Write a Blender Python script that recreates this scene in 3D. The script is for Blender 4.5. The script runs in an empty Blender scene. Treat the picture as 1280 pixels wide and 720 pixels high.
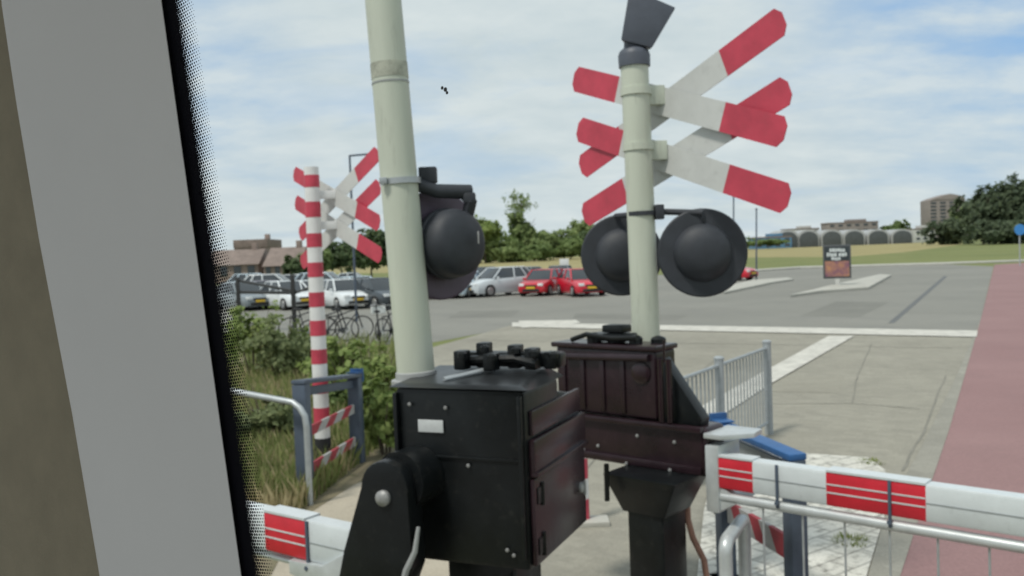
import bpy, bmesh, math, random
import numpy as np
from mathutils import Vector, Matrix, Quaternion

sc = bpy.context.scene
C = sc.collection
R = math.radians
V = Vector

# ------------------------------------------------------------------ camera
FOC = 1100.0
PITCH = math.atan(42 / FOC)
ROLL = R(2.2)
EYE = V((0, 0, 2.4))
_f = V((0, math.cos(PITCH), -math.sin(PITCH)))
_r0 = V((1, 0, 0)); _u0 = V((0, math.sin(PITCH), math.cos(PITCH)))
_r = _r0 * math.cos(ROLL) - _u0 * math.sin(ROLL)
_u = _u0 * math.cos(ROLL) + _r0 * math.sin(ROLL)
cd = bpy.data.cameras.new('camera')
cam = bpy.data.objects.new('camera', cd); C.objects.link(cam)
m3 = Matrix((_r, _u, -_f)).transposed()
cam.matrix_world = Matrix.Translation(EYE) @ m3.to_4x4()
cd.sensor_width = 36.0
cd.lens = 36.0 * FOC / 1280.0
cd.clip_start = 0.02
cd.clip_end = 6000
cd.dof.use_dof = True
cd.dof.focus_distance = 0.68
cd.dof.aperture_fstop = 15
sc.camera = cam
sc.cycles.use_denoising = True

# ------------------------------------------------------------------ world, sun, exposure
SUN_EL, SUN_AZ = R(60), R(225)          # azimuth measured from +Y clockwise: behind the train, to the left
w = bpy.data.worlds.new('World'); sc.world = w; w.use_nodes = True
nt = w.node_tree; nt.nodes.clear()
def N(t, **k):
    n = nt.nodes.new(t)
    for a, b in k.items(): setattr(n, a, b)
    return n
out = N('ShaderNodeOutputWorld'); bg = N('ShaderNodeBackground')
sky = N('ShaderNodeTexSky', sky_type='NISHITA', sun_disc=False)
sky.sun_elevation = SUN_EL; sky.sun_rotation = SUN_AZ
sky.air_density = 1.1; sky.dust_density = 1.2; sky.ozone_density = 1.0
tc = N('ShaderNodeTexCoord'); sep = N('ShaderNodeSeparateXYZ')
nt.links.new(tc.outputs['Generated'], sep.inputs[0])
zz = N('ShaderNodeMath', operation='MAXIMUM'); zz.inputs[1].default_value = 0.0
nt.links.new(sep.outputs['Z'], zz.inputs[0])
za = N('ShaderNodeMath', operation='ADD'); za.inputs[1].default_value = 0.24
nt.links.new(zz.outputs[0], za.inputs[0])
dv = N('ShaderNodeVectorMath', operation='DIVIDE')
comb = N('ShaderNodeCombineXYZ')
for i in range(3): nt.links.new(za.outputs[0], comb.inputs[i])
nt.links.new(tc.outputs['Generated'], dv.inputs[0]); nt.links.new(comb.outputs[0], dv.inputs[1])
mp = N('ShaderNodeMapping'); mp.inputs['Scale'].default_value = (1.5, 2.1, 0.0); mp.inputs['Location'].default_value = (3.1, 1.7, 0)
mp.inputs['Rotation'].default_value = (0, 0, R(12))
nt.links.new(dv.outputs[0], mp.inputs[0])
n1 = N('ShaderNodeTexNoise'); n1.inputs['Scale'].default_value = 1.0; n1.inputs['Detail'].default_value = 9; n1.inputs['Roughness'].default_value = 0.58; n1.inputs['Distortion'].default_value = 0.5
nt.links.new(mp.outputs[0], n1.inputs['Vector'])
cr = N('ShaderNodeValToRGB'); cr.color_ramp.elements[0].position = 0.28; cr.color_ramp.elements[0].color = (0.55, 0.55, 0.55, 1)
cr.color_ramp.elements[1].position = 0.50; cr.color_ramp.elements[1].color = (1, 1, 1, 1)
nt.links.new(n1.outputs['Fac'], cr.inputs[0])
n2 = N('ShaderNodeTexNoise'); n2.inputs['Scale'].default_value = 1.9; n2.inputs['Detail'].default_value = 7; n2.inputs['Roughness'].default_value = 0.6
nt.links.new(mp.outputs[0], n2.inputs['Vector'])
cr2 = N('ShaderNodeValToRGB')
cr2.color_ramp.elements[0].position = 0.30; cr2.color_ramp.elements[0].color = (4.7, 5.4, 5.75, 1)
cr2.color_ramp.elements[1].position = 0.72; cr2.color_ramp.elements[1].color = (6.05, 6.5, 6.6, 1)
nt.links.new(n2.outputs['Fac'], cr2.inputs[0])
# more veil low over the horizon
hz = N('ShaderNodeMapRange'); hz.inputs['From Min'].default_value = 0.0; hz.inputs['From Max'].default_value = 0.10
hz.inputs['To Min'].default_value = 0.95; hz.inputs['To Max'].default_value = 0.0
nt.links.new(sep.outputs['Z'], hz.inputs['Value'])
mx0 = N('ShaderNodeMath', operation='MAXIMUM')
nt.links.new(cr.outputs['Color'], mx0.inputs[0]); nt.links.new(hz.outputs[0], mx0.inputs[1])
cov = mx0.outputs[0]
for (dx_, dy_, dz_, r0_, k_) in ((0.48, 0.83, 0.27, 0.30, 0.85), (-0.33, 0.92, 0.20, 0.16, 0.5), (0.62, 0.76, 0.12, 0.22, 0.35)):
    vv = N('ShaderNodeVectorMath', operation='DISTANCE'); vv.inputs[1].default_value = V((dx_, dy_, dz_)).normalized()
    nt.links.new(tc.outputs['Generated'], vv.inputs[0])
    mr = N('ShaderNodeMapRange', interpolation_type='SMOOTHSTEP'); mr.inputs['From Min'].default_value = r0_ * 0.15; mr.inputs['From Max'].default_value = r0_; mr.inputs['To Min'].default_value = k_; mr.inputs['To Max'].default_value = 0.0
    nt.links.new(vv.outputs['Value'], mr.inputs['Value'])
    wob = N('ShaderNodeMath', operation='MULTIPLY'); nt.links.new(mr.outputs[0], wob.inputs[0])
    inv = N('ShaderNodeMapRange'); inv.inputs['From Min'].default_value = 0.38; inv.inputs['From Max'].default_value = 0.62; inv.inputs['To Min'].default_value = 1.0; inv.inputs['To Max'].default_value = 0.25
    nt.links.new(n2.outputs['Fac'], inv.inputs['Value']); nt.links.new(inv.outputs[0], wob.inputs[1])
    sb = N('ShaderNodeMath', operation='SUBTRACT', use_clamp=True); nt.links.new(cov, sb.inputs[0]); nt.links.new(wob.outputs[0], sb.inputs[1]); cov = sb.outputs[0]
blue = N('ShaderNodeMixRGB'); blue.inputs[0].default_value = 0.75; blue.inputs[2].default_value = (2.5, 4.2, 6.7, 1)
nt.links.new(sky.outputs[0], blue.inputs[1])
mix = N('ShaderNodeMixRGB')
nt.links.new(cov, mix.inputs[0]); nt.links.new(blue.outputs[0], mix.inputs[1]); nt.links.new(cr2.outputs['Color'], mix.inputs[2])
nt.links.new(mix.outputs[0], bg.inputs['Color']); bg.inputs['Strength'].default_value = 0.1
nt.links.new(bg.outputs[0], out.inputs['Surface'])

sl = bpy.data.lights.new('sun', 'SUN'); so = bpy.data.objects.new('sun', sl); C.objects.link(so)
sl.energy = 2.1; sl.angle = R(9); sl.color = (1.0, 0.945, 0.86)
sd = V((math.sin(SUN_AZ) * math.cos(SUN_EL), math.cos(SUN_AZ) * math.cos(SUN_EL), math.sin(SUN_EL)))
so.rotation_euler = sd.to_track_quat('Z', 'Y').to_euler()
so.location = (0, 0, 30)
sc.view_settings.view_transform = 'Standard'; sc.view_settings.look = 'None'
sc.view_settings.gamma = 1.0; sc.view_settings.use_curve_mapping = False
sc.view_settings.exposure = 0.29

# ------------------------------------------------------------------ helpers
rnd = random.Random(7)
nprng = np.random.default_rng(11)
def ray(px, py): return _f + _r * ((px - 640) / FOC) - _u * ((py - 360) / FOC)
def at(px, py, y):
    d = ray(px, py); return EYE + d * (y / d.y)
def G(px, py, z=0.0):
    d = ray(px, py); return EYE + d * ((z - EYE.z) / d.z)

def mat(name, col, rough=0.6, metal=0.0, var=0.12, scale=6.0, bump=0.0, bscale=60.0, spec=0.5, col2=None, stain=0.0, coat=0.0, zs=1.0, scol=(0.10, 0.095, 0.08)):
    m = bpy.data.materials.new(name); m.use_nodes = True
    t = m.node_tree; b = t.nodes['Principled BSDF']
    b.inputs['Roughness'].default_value = rough; b.inputs['Metallic'].default_value = metal
    b.inputs['Specular IOR Level'].default_value = spec
    if coat: b.inputs['Coat Weight'].default_value = coat
    co = t.nodes.new('ShaderNodeTexCoord')
    n = t.nodes.new('ShaderNodeTexNoise'); n.inputs['Scale'].default_value = scale; n.inputs['Detail'].default_value = 8; n.inputs['Roughness'].default_value = 0.62
    mpz = t.nodes.new('ShaderNodeMapping'); mpz.inputs['Scale'].default_value = (1, 1, zs); t.links.new(co.outputs['Object'], mpz.inputs[0])
    t.links.new(mpz.outputs[0], n.inputs['Vector'])
    r = t.nodes.new('ShaderNodeValToRGB')
    c2 = col2 if col2 else tuple(min(1, c * (1 + var)) for c in col)
    c1 = col if col2 else tuple(c * (1 - var) for c in col)
    r.color_ramp.elements[0].position = 0.32; r.color_ramp.elements[0].color = (*c1, 1)
    r.color_ramp.elements[1].position = 0.68; r.color_ramp.elements[1].color = (*c2, 1)
    t.links.new(n.outputs['Fac'], r.inputs[0])
    src = r.outputs['Color']
    if stain:
        n3 = t.nodes.new('ShaderNodeTexNoise'); n3.inputs['Scale'].default_value = scale * 3.1; n3.inputs['Detail'].default_value = 10; n3.inputs['Roughness'].default_value = 0.7
        t.links.new(mpz.outputs[0], n3.inputs['Vector'])
        r3 = t.nodes.new('ShaderNodeValToRGB'); r3.color_ramp.elements[0].position = 0.56; r3.color_ramp.elements[0].color = (0, 0, 0, 1)
        r3.color_ramp.elements[1].position = 0.72; r3.color_ramp.elements[1].color = (stain, stain, stain, 1)
        t.links.new(n3.outputs['Fac'], r3.inputs[0])
        mm = t.nodes.new('ShaderNodeMixRGB'); mm.inputs[2].default_value = (*scol, 1)
        t.links.new(r3.outputs['Color'], mm.inputs[0]); t.links.new(src, mm.inputs[1]); src = mm.outputs[0]
    t.links.new(src, b.inputs['Base Color'])
    if bump:
        n4 = t.nodes.new('ShaderNodeTexNoise'); n4.inputs['Scale'].default_value = bscale; n4.inputs['Detail'].default_value = 4
        t.links.new(co.outputs['Object'], n4.inputs['Vector'])
        bp = t.nodes.new('ShaderNodeBump'); bp.inputs['Strength'].default_value = bump; bp.inputs['Distance'].default_value = 0.01
        t.links.new(n4.outputs['Fac'], bp.inputs['Height']); t.links.new(bp.outputs[0], b.inputs['Normal'])
    return m

def leafmat(name, c1, c2):
    m = bpy.data.materials.new(name); m.use_nodes = True
    t = m.node_tree; b = t.nodes['Principled BSDF']; b.inputs['Roughness'].default_value = 0.6; b.inputs['Specular IOR Level'].default_value = 0.25
    g = t.nodes.new('ShaderNodeNewGeometry')
    co = t.nodes.new('ShaderNodeTexCoord'); n = t.nodes.new('ShaderNodeTexNoise'); n.inputs['Scale'].default_value = 0.9; n.inputs['Detail'].default_value = 3
    t.links.new(co.outputs['Object'], n.inputs['Vector'])
    a = t.nodes.new('ShaderNodeMath'); a.operation = 'ADD'; t.links.new(g.outputs['Random Per Island'], a.inputs[0]); t.links.new(n.outputs['Fac'], a.inputs[1])
    h = t.nodes.new('ShaderNodeMath'); h.operation = 'MULTIPLY'; h.inputs[1].default_value = 0.5; t.links.new(a.outputs[0], h.inputs[0])
    r = t.nodes.new('ShaderNodeValToRGB'); r.color_ramp.elements[0].position = 0.2; r.color_ramp.elements[0].color = (*c1, 1)
    r.color_ramp.elements[1].position = 0.8; r.color_ramp.elements[1].color = (*c2, 1)
    t.links.new(h.outputs[0], r.inputs[0]); t.links.new(r.outputs['Color'], b.inputs['Base Color'])
    tr = t.nodes.new('ShaderNodeBsdfTranslucent'); t.links.new(r.outputs['Color'], tr.inputs['Color'])
    mxs = t.nodes.new('ShaderNodeMixShader'); mxs.inputs[0].default_value = 0.45
    t.links.new(b.outputs[0], mxs.inputs[1]); t.links.new(tr.outputs[0], mxs.inputs[2])
    t.links.new(mxs.outputs[0], t.nodes['Material Output'].inputs['Surface'])
    return m

M = dict(
    pole=mat('cream_white_paint', (0.52, 0.55, 0.465), 0.5, var=0.08, scale=6, stain=0.30, zs=0.12),
    white=mat('white_paint', (0.72, 0.72, 0.72), 0.45, var=0.05, scale=7, stain=0.12),
    sheet=mat('white_reflective_sheet', (0.55, 0.56, 0.55), 0.5, var=0.07, scale=5, stain=0.22),
    red=mat('red_reflective_sheet', (0.50, 0.050, 0.085), 0.5, var=0.16, scale=5, stain=0.14),
    boardwhite=mat('board_white', (0.36, 0.355, 0.35), 0.6, var=0.1, scale=8, stain=0.3), boardred=mat('board_red', (0.32, 0.035, 0.05), 0.6, var=0.15, scale=8),
    boomwhite=mat('boom_white', (0.58, 0.62, 0.64), 0.4, var=0.05, scale=9, stain=0.15),
    boomred=mat('boom_red', (0.55, 0.018, 0.035), 0.4, var=0.12, scale=9),
    black=mat('black_machine_paint', (0.006, 0.0075, 0.0085), 0.34, var=0.35, scale=6, bump=0.08, bscale=30, spec=0.34, stain=0.10, scol=(0.16, 0.15, 0.13)),
    purple=mat('black_plum_reflection', (0.021, 0.0105, 0.0145), 0.26, var=0.35, scale=5, bump=0.08, bscale=30, spec=0.42, stain=0.12, scol=(0.12, 0.085, 0.08)),  # black machine paint with the purple window reflection put into its colour
    disc=mat('matt_black_disc', (0.030, 0.034, 0.043), 0.6, var=0.2, scale=8),
    discp=mat('disc_plum_reflection', (0.085, 0.062, 0.092), 0.5, var=0.2, scale=8),  # black disc, its plum tint is a window reflection painted in
    slate=mat('slate_lamp_box', (0.075, 0.085, 0.11), 0.5, var=0.12, scale=9),
    cable=mat('salmon_hose', (0.36, 0.19, 0.14), 0.6, var=0.2, scale=12),
    steel=mat('galvanised_steel', (0.42, 0.45, 0.47), 0.42, 0.35, var=0.12, scale=14),
    bright=mat('bright_aluminium', (0.54, 0.57, 0.58), 0.35, 0.3, var=0.08, scale=12, stain=0.1),
    fence=mat('grey_fence_paint', (0.34, 0.37, 0.39), 0.5, 0.15, var=0.1, scale=10),
    frame=mat('dark_slate_paint', (0.070, 0.092, 0.130), 0.5, var=0.15, scale=9),
    blue=mat('blue_paint', (0.030, 0.115, 0.30), 0.45, var=0.12, scale=9),
    rubber=mat('black_foot', (0.02, 0.02, 0.022), 0.7, var=0.2),
    bolt=mat('worn_steel', (0.30, 0.30, 0.30), 0.5, 0.3, var=0.2, scale=40),
    label=mat('silver_label', (0.55, 0.57, 0.58), 0.4, var=0.08, scale=30),
    collar=mat('grey_collar', (0.32, 0.33, 0.33), 0.5, var=0.1),
    frit=mat('black_frit', (0.003, 0.003, 0.005), 0.85, var=0.1, spec=0.08),
    pillar=mat('grey_plastic_panel', (0.50, 0.495, 0.48), 0.7, var=0.03, scale=3, bump=0.02, bscale=300),
    strip_brown=mat('olive_brown_matt', (0.20, 0.175, 0.12), 0.9, var=0.08, scale=20, bump=0.1, bscale=500),  # matt olive brown of the strip left of the pillar
    ceil=mat('offwhite_laminate', (0.62, 0.62, 0.59), 0.6, var=0.03),
    dirt=mat('dirt_speck', (0.05, 0.05, 0.05), 0.9),
    trunk=mat('bark', (0.09, 0.07, 0.05), 0.9, var=0.3, scale=3, bump=0.4, bscale=15),
    leaf_dark=leafmat('leaf_dark', (0.060, 0.095, 0.042), (0.135, 0.185, 0.080)),
    leaf_mid=leafmat('leaf_mid', (0.12, 0.175, 0.062), (0.26, 0.34, 0.13)),
    leaf_lite=leafmat('leaf_light', (0.16, 0.23, 0.065), (0.33, 0.40, 0.14)),
    leaf_olive=leafmat('leaf_olive', (0.13, 0.165, 0.075), (0.27, 0.31, 0.15)),
    leaf_fresh=leafmat('leaf_fresh', (0.15, 0.21, 0.08), (0.31, 0.38, 0.155)),
    leaf_hazed=leafmat('leaf_hazed', (0.065, 0.092, 0.058), (0.14, 0.18, 0.10)),  # dark leaves lifted in colour, standing in for distance haze
    grass=leafmat('grass_blade', (0.15, 0.20, 0.06), (0.34, 0.36, 0.15)),
    straw=leafmat('straw_blade', (0.34, 0.29, 0.16), (0.55, 0.47, 0.28)),
    tyre=mat('tyre', (0.02, 0.02, 0.02), 0.8), rim=mat('rim', (0.4, 0.41, 0.42), 0.35, 0.6),
    glass=mat('car_glass', (0.035, 0.042, 0.05), 0.08, var=0.1, spec=0.9),
    lamp=mat('headlight', (0.75, 0.77, 0.78), 0.15, var=0.05, spec=0.8),
    plate=mat('yellow_plate', (0.70, 0.45, 0.03), 0.5, var=0.03), grille=mat('grille', (0.02, 0.02, 0.02), 0.5),
    bike=mat('bicycle_black', (0.03, 0.03, 0.035), 0.4), crate=mat('crate_white', (0.75, 0.77, 0.78), 0.5, var=0.04),
    brick=mat('brown_brick', (0.27, 0.21, 0.185), 0.85, var=0.15, scale=0.8), roof=mat('roof_tile', (0.21, 0.165, 0.145), 0.85, var=0.2, scale=1.0),
    tower=mat('tower_brick', (0.25, 0.218, 0.205), 0.85, var=0.1, scale=0.2), conc=mat('pale_concrete', (0.50, 0.50, 0.48), 0.8, var=0.08, scale=0.3),
    pane=mat('window_glass', (0.06, 0.07, 0.08), 0.15, var=0.1, scale=0.4), shed=mat('shed_white', (0.36, 0.37, 0.375), 0.6, var=0.05, scale=0.3),
    dark=mat('dark_opening', (0.075, 0.085, 0.09), 0.6, var=0.12, scale=0.5), bluecl=mat('blue_cladding', (0.10, 0.22, 0.36), 0.6, var=0.1, scale=0.3),
    poster=mat('poster_dark', (0.035, 0.045, 0.05), 0.3, var=0.2, scale=2), pfr=mat('poster_frame', (0.08, 0.085, 0.09), 0.4),
    posterlow=mat('poster_picture', (0.16, 0.07, 0.14), 0.3, scale=2.2, col2=(0.48, 0.24, 0.12)), posterw=mat('poster_white', (0.62, 0.66, 0.66), 0.4, var=0.05),
    line=mat('road_paint', (0.54, 0.52, 0.47), 0.7, var=0.18, scale=3, stain=0.75), kerb=mat('kerb_concrete', (0.42, 0.41, 0.37), 0.8, var=0.12, scale=1.5),
    crack=mat('crack_fill', (0.205, 0.195, 0.165), 0.8, var=0.2, scale=3),
    seam=mat('tar_seam', (0.11, 0.11, 0.105), 0.6, var=0.2),
)
def paint(name, c): return mat('car_paint_' + name, c, 0.28, 0.0, var=0.04, scale=2, spec=0.6, coat=0.6)

class MB:
    def __init__(s): s.bm = bmesh.new()
    def _add(s, verts, faces, mi=0, bev=0, seg=2):
        vs = [s.bm.verts.new(v) for v in verts]; fs = []
        for f in faces:
            try: fc = s.bm.faces.new([vs[i] for i in f]); fc.material_index = mi; fs.append(fc)
            except ValueError: pass
        bmesh.ops.recalc_face_normals(s.bm, faces=fs)
        if bev:
            es = list({e for f in fs for e in f.edges})
            r = bmesh.ops.bevel(s.bm, geom=es, offset=bev, segments=seg, affect='EDGES', clamp_overlap=True, profile=0.6)
            for f in r['faces']: f.material_index = mi
        return vs
    def box(s, c, size, ax=None, bev=0, mi=0, seg=2):
        """ax: three axis vectors"""
        ax = ax or (V((1, 0, 0)), V((0, 1, 0)), V((0, 0, 1))); c = V(c)
        vs = [c + ax[0] * (size[0] / 2 * i) + ax[1] * (size[1] / 2 * j) + ax[2] * (size[2] / 2 * k) for k in (-1, 1) for j in (-1, 1) for i in (-1, 1)]
        s._add(vs, [(0, 1, 3, 2), (4, 5, 7, 6), (0, 1, 5, 4), (2, 3, 7, 6), (0, 2, 6, 4), (1, 3, 7, 5)], mi, bev, seg); return s
    def hexa(s, lo, hi, bev=0, mi=0):
        """lo, hi: four points each, in the same order round"""
        s._add(list(lo) + list(hi), [(0, 1, 2, 3), (4, 5, 6, 7), (0, 1, 5, 4), (1, 2, 6, 5), (2, 3, 7, 6), (3, 0, 4, 7)], mi, bev); return s
    def prism(s, pts, ex, bev=0, mi=0, seg=2):
        n = len(pts); ex = V(ex); vs = [V(p) for p in pts] + [V(p) + ex for p in pts]
        s._add(vs, [tuple(range(n)), tuple(range(n, 2 * n))] + [(i, (i + 1) % n, n + (i + 1) % n, n + i) for i in range(n)], mi, bev, seg); return s
    def tube(s, p0, p1, r0, r1=None, n=14, mi=0):
        return s.path([p0, p1], [r0, r0 if r1 is None else r1], n, mi)
    def path(s, pts, r, n=12, mi=0):
        pts = [V(p) for p in pts]
        rs = r if isinstance(r, (list, tuple)) else [r] * len(pts)
        rings = []; prev = None
        for i, p in enumerate(pts):
            d = (pts[min(i + 1, len(pts) - 1)] - pts[max(i - 1, 0)]).normalized()
            if prev is None:
                a = d.orthogonal().normalized()
            else:
                a = (prev - d * prev.dot(d)).normalized()
            prev = a; b = d.cross(a)
            rings.append([p + (a * math.cos(2 * math.pi * k / n) + b * math.sin(2 * math.pi * k / n)) * rs[i] for k in range(n)])
        vs = [v for q in rings for v in q]; fs = [tuple(range(n)), tuple(range((len(pts) - 1) * n, len(pts) * n))]
        for i in range(len(pts) - 1):
            for k in range(n): fs.append((i * n + k, i * n + (k + 1) % n, (i + 1) * n + (k + 1) % n, (i + 1) * n + k))
        s._add(vs, fs, mi); return s
    def lathe(s, prof, o, axis, n=32, mi=0):
        o = V(o); axis = V(axis).normalized(); a = axis.orthogonal().normalized(); b = axis.cross(a)
        vs = []; fs = []
        for r, h in prof:
            for k in range(n): vs.append(o + axis * h + (a * math.cos(2 * math.pi * k / n) + b * math.sin(2 * math.pi * k / n)) * max(r, 1e-4))
        m = len(prof)
        for i in range(m - 1):
            for k in range(n): fs.append((i * n + k, i * n + (k + 1) % n, (i + 1) * n + (k + 1) % n, (i + 1) * n + k))
        fs += [tuple(range(n)), tuple(range((m - 1) * n, m * n))]
        s._add(vs, fs, mi); return s
    def sheet(s, pts, mi=0):
        vs = [s.bm.verts.new(V(p)) for p in pts]; f = s.bm.faces.new(vs); f.material_index = mi
        f.normal_update()
        if f.normal.z < 0: f.normal_flip()
        return s
    def build(s, name, mats, parent=None, smooth=True, local=False):
        me = bpy.data.meshes.new(name)
        if smooth:
            for f in s.bm.faces: f.smooth = True
        s.bm.to_mesh(me); s.bm.free()
        if smooth: me.set_sharp_from_angle(angle=R(35))
        for m in (mats if isinstance(mats, (list, tuple)) else [mats]): me.materials.append(m)
        return link(name, me, parent, local)
def link(name, me, parent=None, local=False):
    o = bpy.data.objects.new(name, me); C.objects.link(o)
    if parent:
        o.parent = parent
        if not local:
            root = parent
            while root.parent: root = root.parent
            if parent.type == 'EMPTY' and parent.parent is None:
                o.matrix_parent_inverse = Matrix.Translation(-parent.location)
            # a part's own mesh is in world coordinates with the root's inverse, so a sub-part needs none
    return o
def tag(o, label, cat=None, group=None, kind=None):
    if label: o['label'] = label
    if cat: o['category'] = cat
    if group: o['group'] = group
    if kind: o['kind'] = kind
    return o
def thing(name, loc, label, cat, group=None, rz=0):
    o = bpy.data.objects.new(name, None); C.objects.link(o); o.location = loc; o.rotation_euler = (0, 0, rz); o.empty_display_size = 0.2
    return tag(o, label, cat, group)
def struct(o, label=None): o['kind'] = 'structure'; (label and tag(o, label)); return o
def copy_tree(o, parent=None):
    c = o.copy(); C.objects.link(c)
    if parent: c.parent = parent
    for ch in list(o.children): copy_tree(ch, c)
    return c
def clip_axes(d):
    d = V(d).normalized(); up = V((0, 0, 1)); s = d.cross(up).normalized(); return (d, s, up)

# ------------------------------------------------------------------ ground materials
def groundmat(name, c1, c2, sc1, c3, f3, bump=0.3, rough=0.85, brick=None):
    m = bpy.data.materials.new(name); m.use_nodes = True; t = m.node_tree; b = t.nodes['Principled BSDF']; b.inputs['Roughness'].default_value = rough
    b.inputs['Specular IOR Level'].default_value = 0.3
    co = t.nodes.new('ShaderNodeTexCoord')
    def noise(s, d=8, ro=0.6):
        n = t.nodes.new('ShaderNodeTexNoise'); n.inputs['Scale'].default_value = s; n.inputs['Detail'].default_value = d; n.inputs['Roughness'].default_value = ro
        t.links.new(co.outputs['Object'], n.inputs['Vector']); return n
    a = noise(sc1); r = t.nodes.new('ShaderNodeValToRGB'); r.color_ramp.elements[0].position = 0.3; r.color_ramp.elements[1].position = 0.7
    r.color_ramp.elements[0].color = (*c1, 1); r.color_ramp.elements[1].color = (*c2, 1); t.links.new(a.outputs['Fac'], r.inputs[0])
    n3 = noise(sc1 * 4.3, 10, 0.7); r3 = t.nodes.new('ShaderNodeValToRGB'); r3.color_ramp.elements[0].position = 0.5; r3.color_ramp.elements[1].position = 0.72
    r3.color_ramp.elements[0].color = (0, 0, 0, 1); r3.color_ramp.elements[1].color = (f3, f3, f3, 1); t.links.new(n3.outputs['Fac'], r3.inputs[0])
    mm = t.nodes.new('ShaderNodeMixRGB'); mm.inputs[2].default_value = (*c3, 1); t.links.new(r3.outputs['Color'], mm.inputs[0]); t.links.new(r.outputs['Color'], mm.inputs[1])
    src = mm.outputs[0]
    n5 = noise(45, 3); ml = t.nodes.new('ShaderNodeMapRange'); ml.inputs['To Min'].default_value = 0.72; ml.inputs['To Max'].default_value = 1.28; t.links.new(n5.outputs['Fac'], ml.inputs['Value'])
    mu = t.nodes.new('ShaderNodeMixRGB'); mu.blend_type = 'MULTIPLY'; mu.inputs[0].default_value = 1; t.links.new(src, mu.inputs[1]); t.links.new(ml.outputs[0], mu.inputs[2]); src = mu.outputs[0]
    if brick:
        bw, bh, ang, mort, k = brick
        mpn = t.nodes.new('ShaderNodeMapping'); mpn.inputs['Rotation'].default_value = (0, 0, ang); t.links.new(co.outputs['Object'], mpn.inputs[0])
        br = t.nodes.new('ShaderNodeTexBrick'); br.inputs['Scale'].default_value = 1.0; br.inputs['Brick Width'].default_value = bw; br.inputs['Row Height'].default_value = bh
        br.inputs['Mortar Size'].default_value = mort; br.inputs['Color1'].default_value = (1, 1, 1, 1); br.inputs['Color2'].default_value = (0.86, 0.86, 0.86, 1); br.inputs['Mortar'].default_value = (k, k, k, 1)
        t.links.new(mpn.outputs[0], br.inputs['Vector'])
        m2 = t.nodes.new('ShaderNodeMixRGB'); m2.blend_type = 'MULTIPLY'; m2.inputs[0].default_value = 1; t.links.new(src, m2.inputs[1]); t.links.new(br.outputs['Color'], m2.inputs[2]); src = m2.outputs[0]
    t.links.new(src, b.inputs['Base Color'])
    if bump:
        bp = t.nodes.new('ShaderNodeBump'); bp.inputs['Strength'].default_value = bump; bp.inputs['Distance'].default_value = 0.01
        t.links.new(n5.outputs['Fac'], bp.inputs['Height']); t.links.new(bp.outputs[0], b.inputs['Normal'])
    return m
GM = dict(
    meadow=groundmat('meadow', (0.125, 0.15, 0.045), (0.19, 0.205, 0.07), 0.05, (0.25, 0.215, 0.10), 0.5),
    dry=groundmat('dry_meadow', (0.25, 0.215, 0.095), (0.35, 0.30, 0.14), 0.05, (0.19, 0.19, 0.08), 0.6),
    asphalt=groundmat('asphalt', (0.200, 0.197, 0.178), (0.250, 0.245, 0.220), 0.12, (0.15, 0.15, 0.145), 0.35),
    paving=groundmat('beige_paving', (0.270, 0.255, 0.212), (0.336, 0.318, 0.266), 0.35, (0.20, 0.19, 0.165), 0.4, brick=(0.22, 0.11, R(38), 0.006, 0.90)),
    concrete=groundmat('pale_concrete_path', (0.38, 0.335, 0.265), (0.46, 0.41, 0.33), 0.9, (0.24, 0.215, 0.18), 0.4),
    red=groundmat('red_asphalt', (0.250, 0.148, 0.148), (0.298, 0.184, 0.182), 0.3, (0.235, 0.15, 0.148), 0.4),
    gutter=groundmat('gutter_tiles', (0.27, 0.258, 0.222), (0.325, 0.312, 0.27), 0.8, (0.21, 0.2, 0.17), 0.5, brick=(0.3, 0.3, R(-20), 0.008, 0.88)),
    tiles=groundmat('white_tiles', (0.56, 0.545, 0.49), (0.72, 0.70, 0.64), 2.6, (0.10, 0.095, 0.08), 0.9, brick=(0.4, 0.2, R(-35), 0.012, 0.58)),
    patch=groundmat('asphalt_patch', (0.172, 0.170, 0.153), (0.212, 0.208, 0.186), 0.5, (0.12, 0.12, 0.11), 0.3),
    patch2=groundmat('paving_patch', (0.25, 0.236, 0.195), (0.305, 0.288, 0.24), 0.7, (0.2, 0.185, 0.15), 0.4),
    soil=groundmat('verge_soil', (0.16, 0.135, 0.09), (0.25, 0.215, 0.14), 0.9, (0.09, 0.10, 0.045), 0.7),
)
def flat(name, pts, m, z, label=None):
    b = MB(); b.sheet([V((p.x, p.y, z)) for p in pts]); return struct(b.build(name, m, smooth=False), label)

# ------------------------------------------------------------------ setting
flat('ground', [V((-1500, -60, 0)), V((1500, -60, 0)), V((1800, 3200, 0)), V((-1800, 3200, 0))], GM['meadow'], 0, 'green meadow reaching to the far buildings')
flat('dry_field', [G(300, 343), G(620, 340), G(760, 334), G(930, 322), G(1060, 321), G(1130, 315.5), G(1205, 305), G(1190, 302), G(1000, 308.5), G(700, 322), G(300, 338)], GM['dry'], 0.006)
flat('car_park_asphalt', [G(-500, 420), G(300, 425), G(520, 432), G(650, 408), G(1222, 416), G(1242, 333), G(1180, 330.5), G(1000, 335.5), G(930, 339.5), G(740, 347), G(560, 352), G(300, 356), G(-500, 380)], GM['asphalt'], 0.004)
flat('road', [G(520, 440), G(650, 404), G(1222, 419), G(1178, 565), G(1120, 800), G(1000, 1600), G(200, 1600), G(380, 700), G(470, 590), G(500, 540)], GM['paving'], 0.008)
flat('cycle_path', [G(1243, 331), G(1226, 400), G(1186, 540), G(1152, 640), G(1126, 720), G(1050, 1000), G(2200, 1000), G(1700, 480), G(1420, 345), G(1340, 325)], GM['red'], 0.012)
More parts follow.
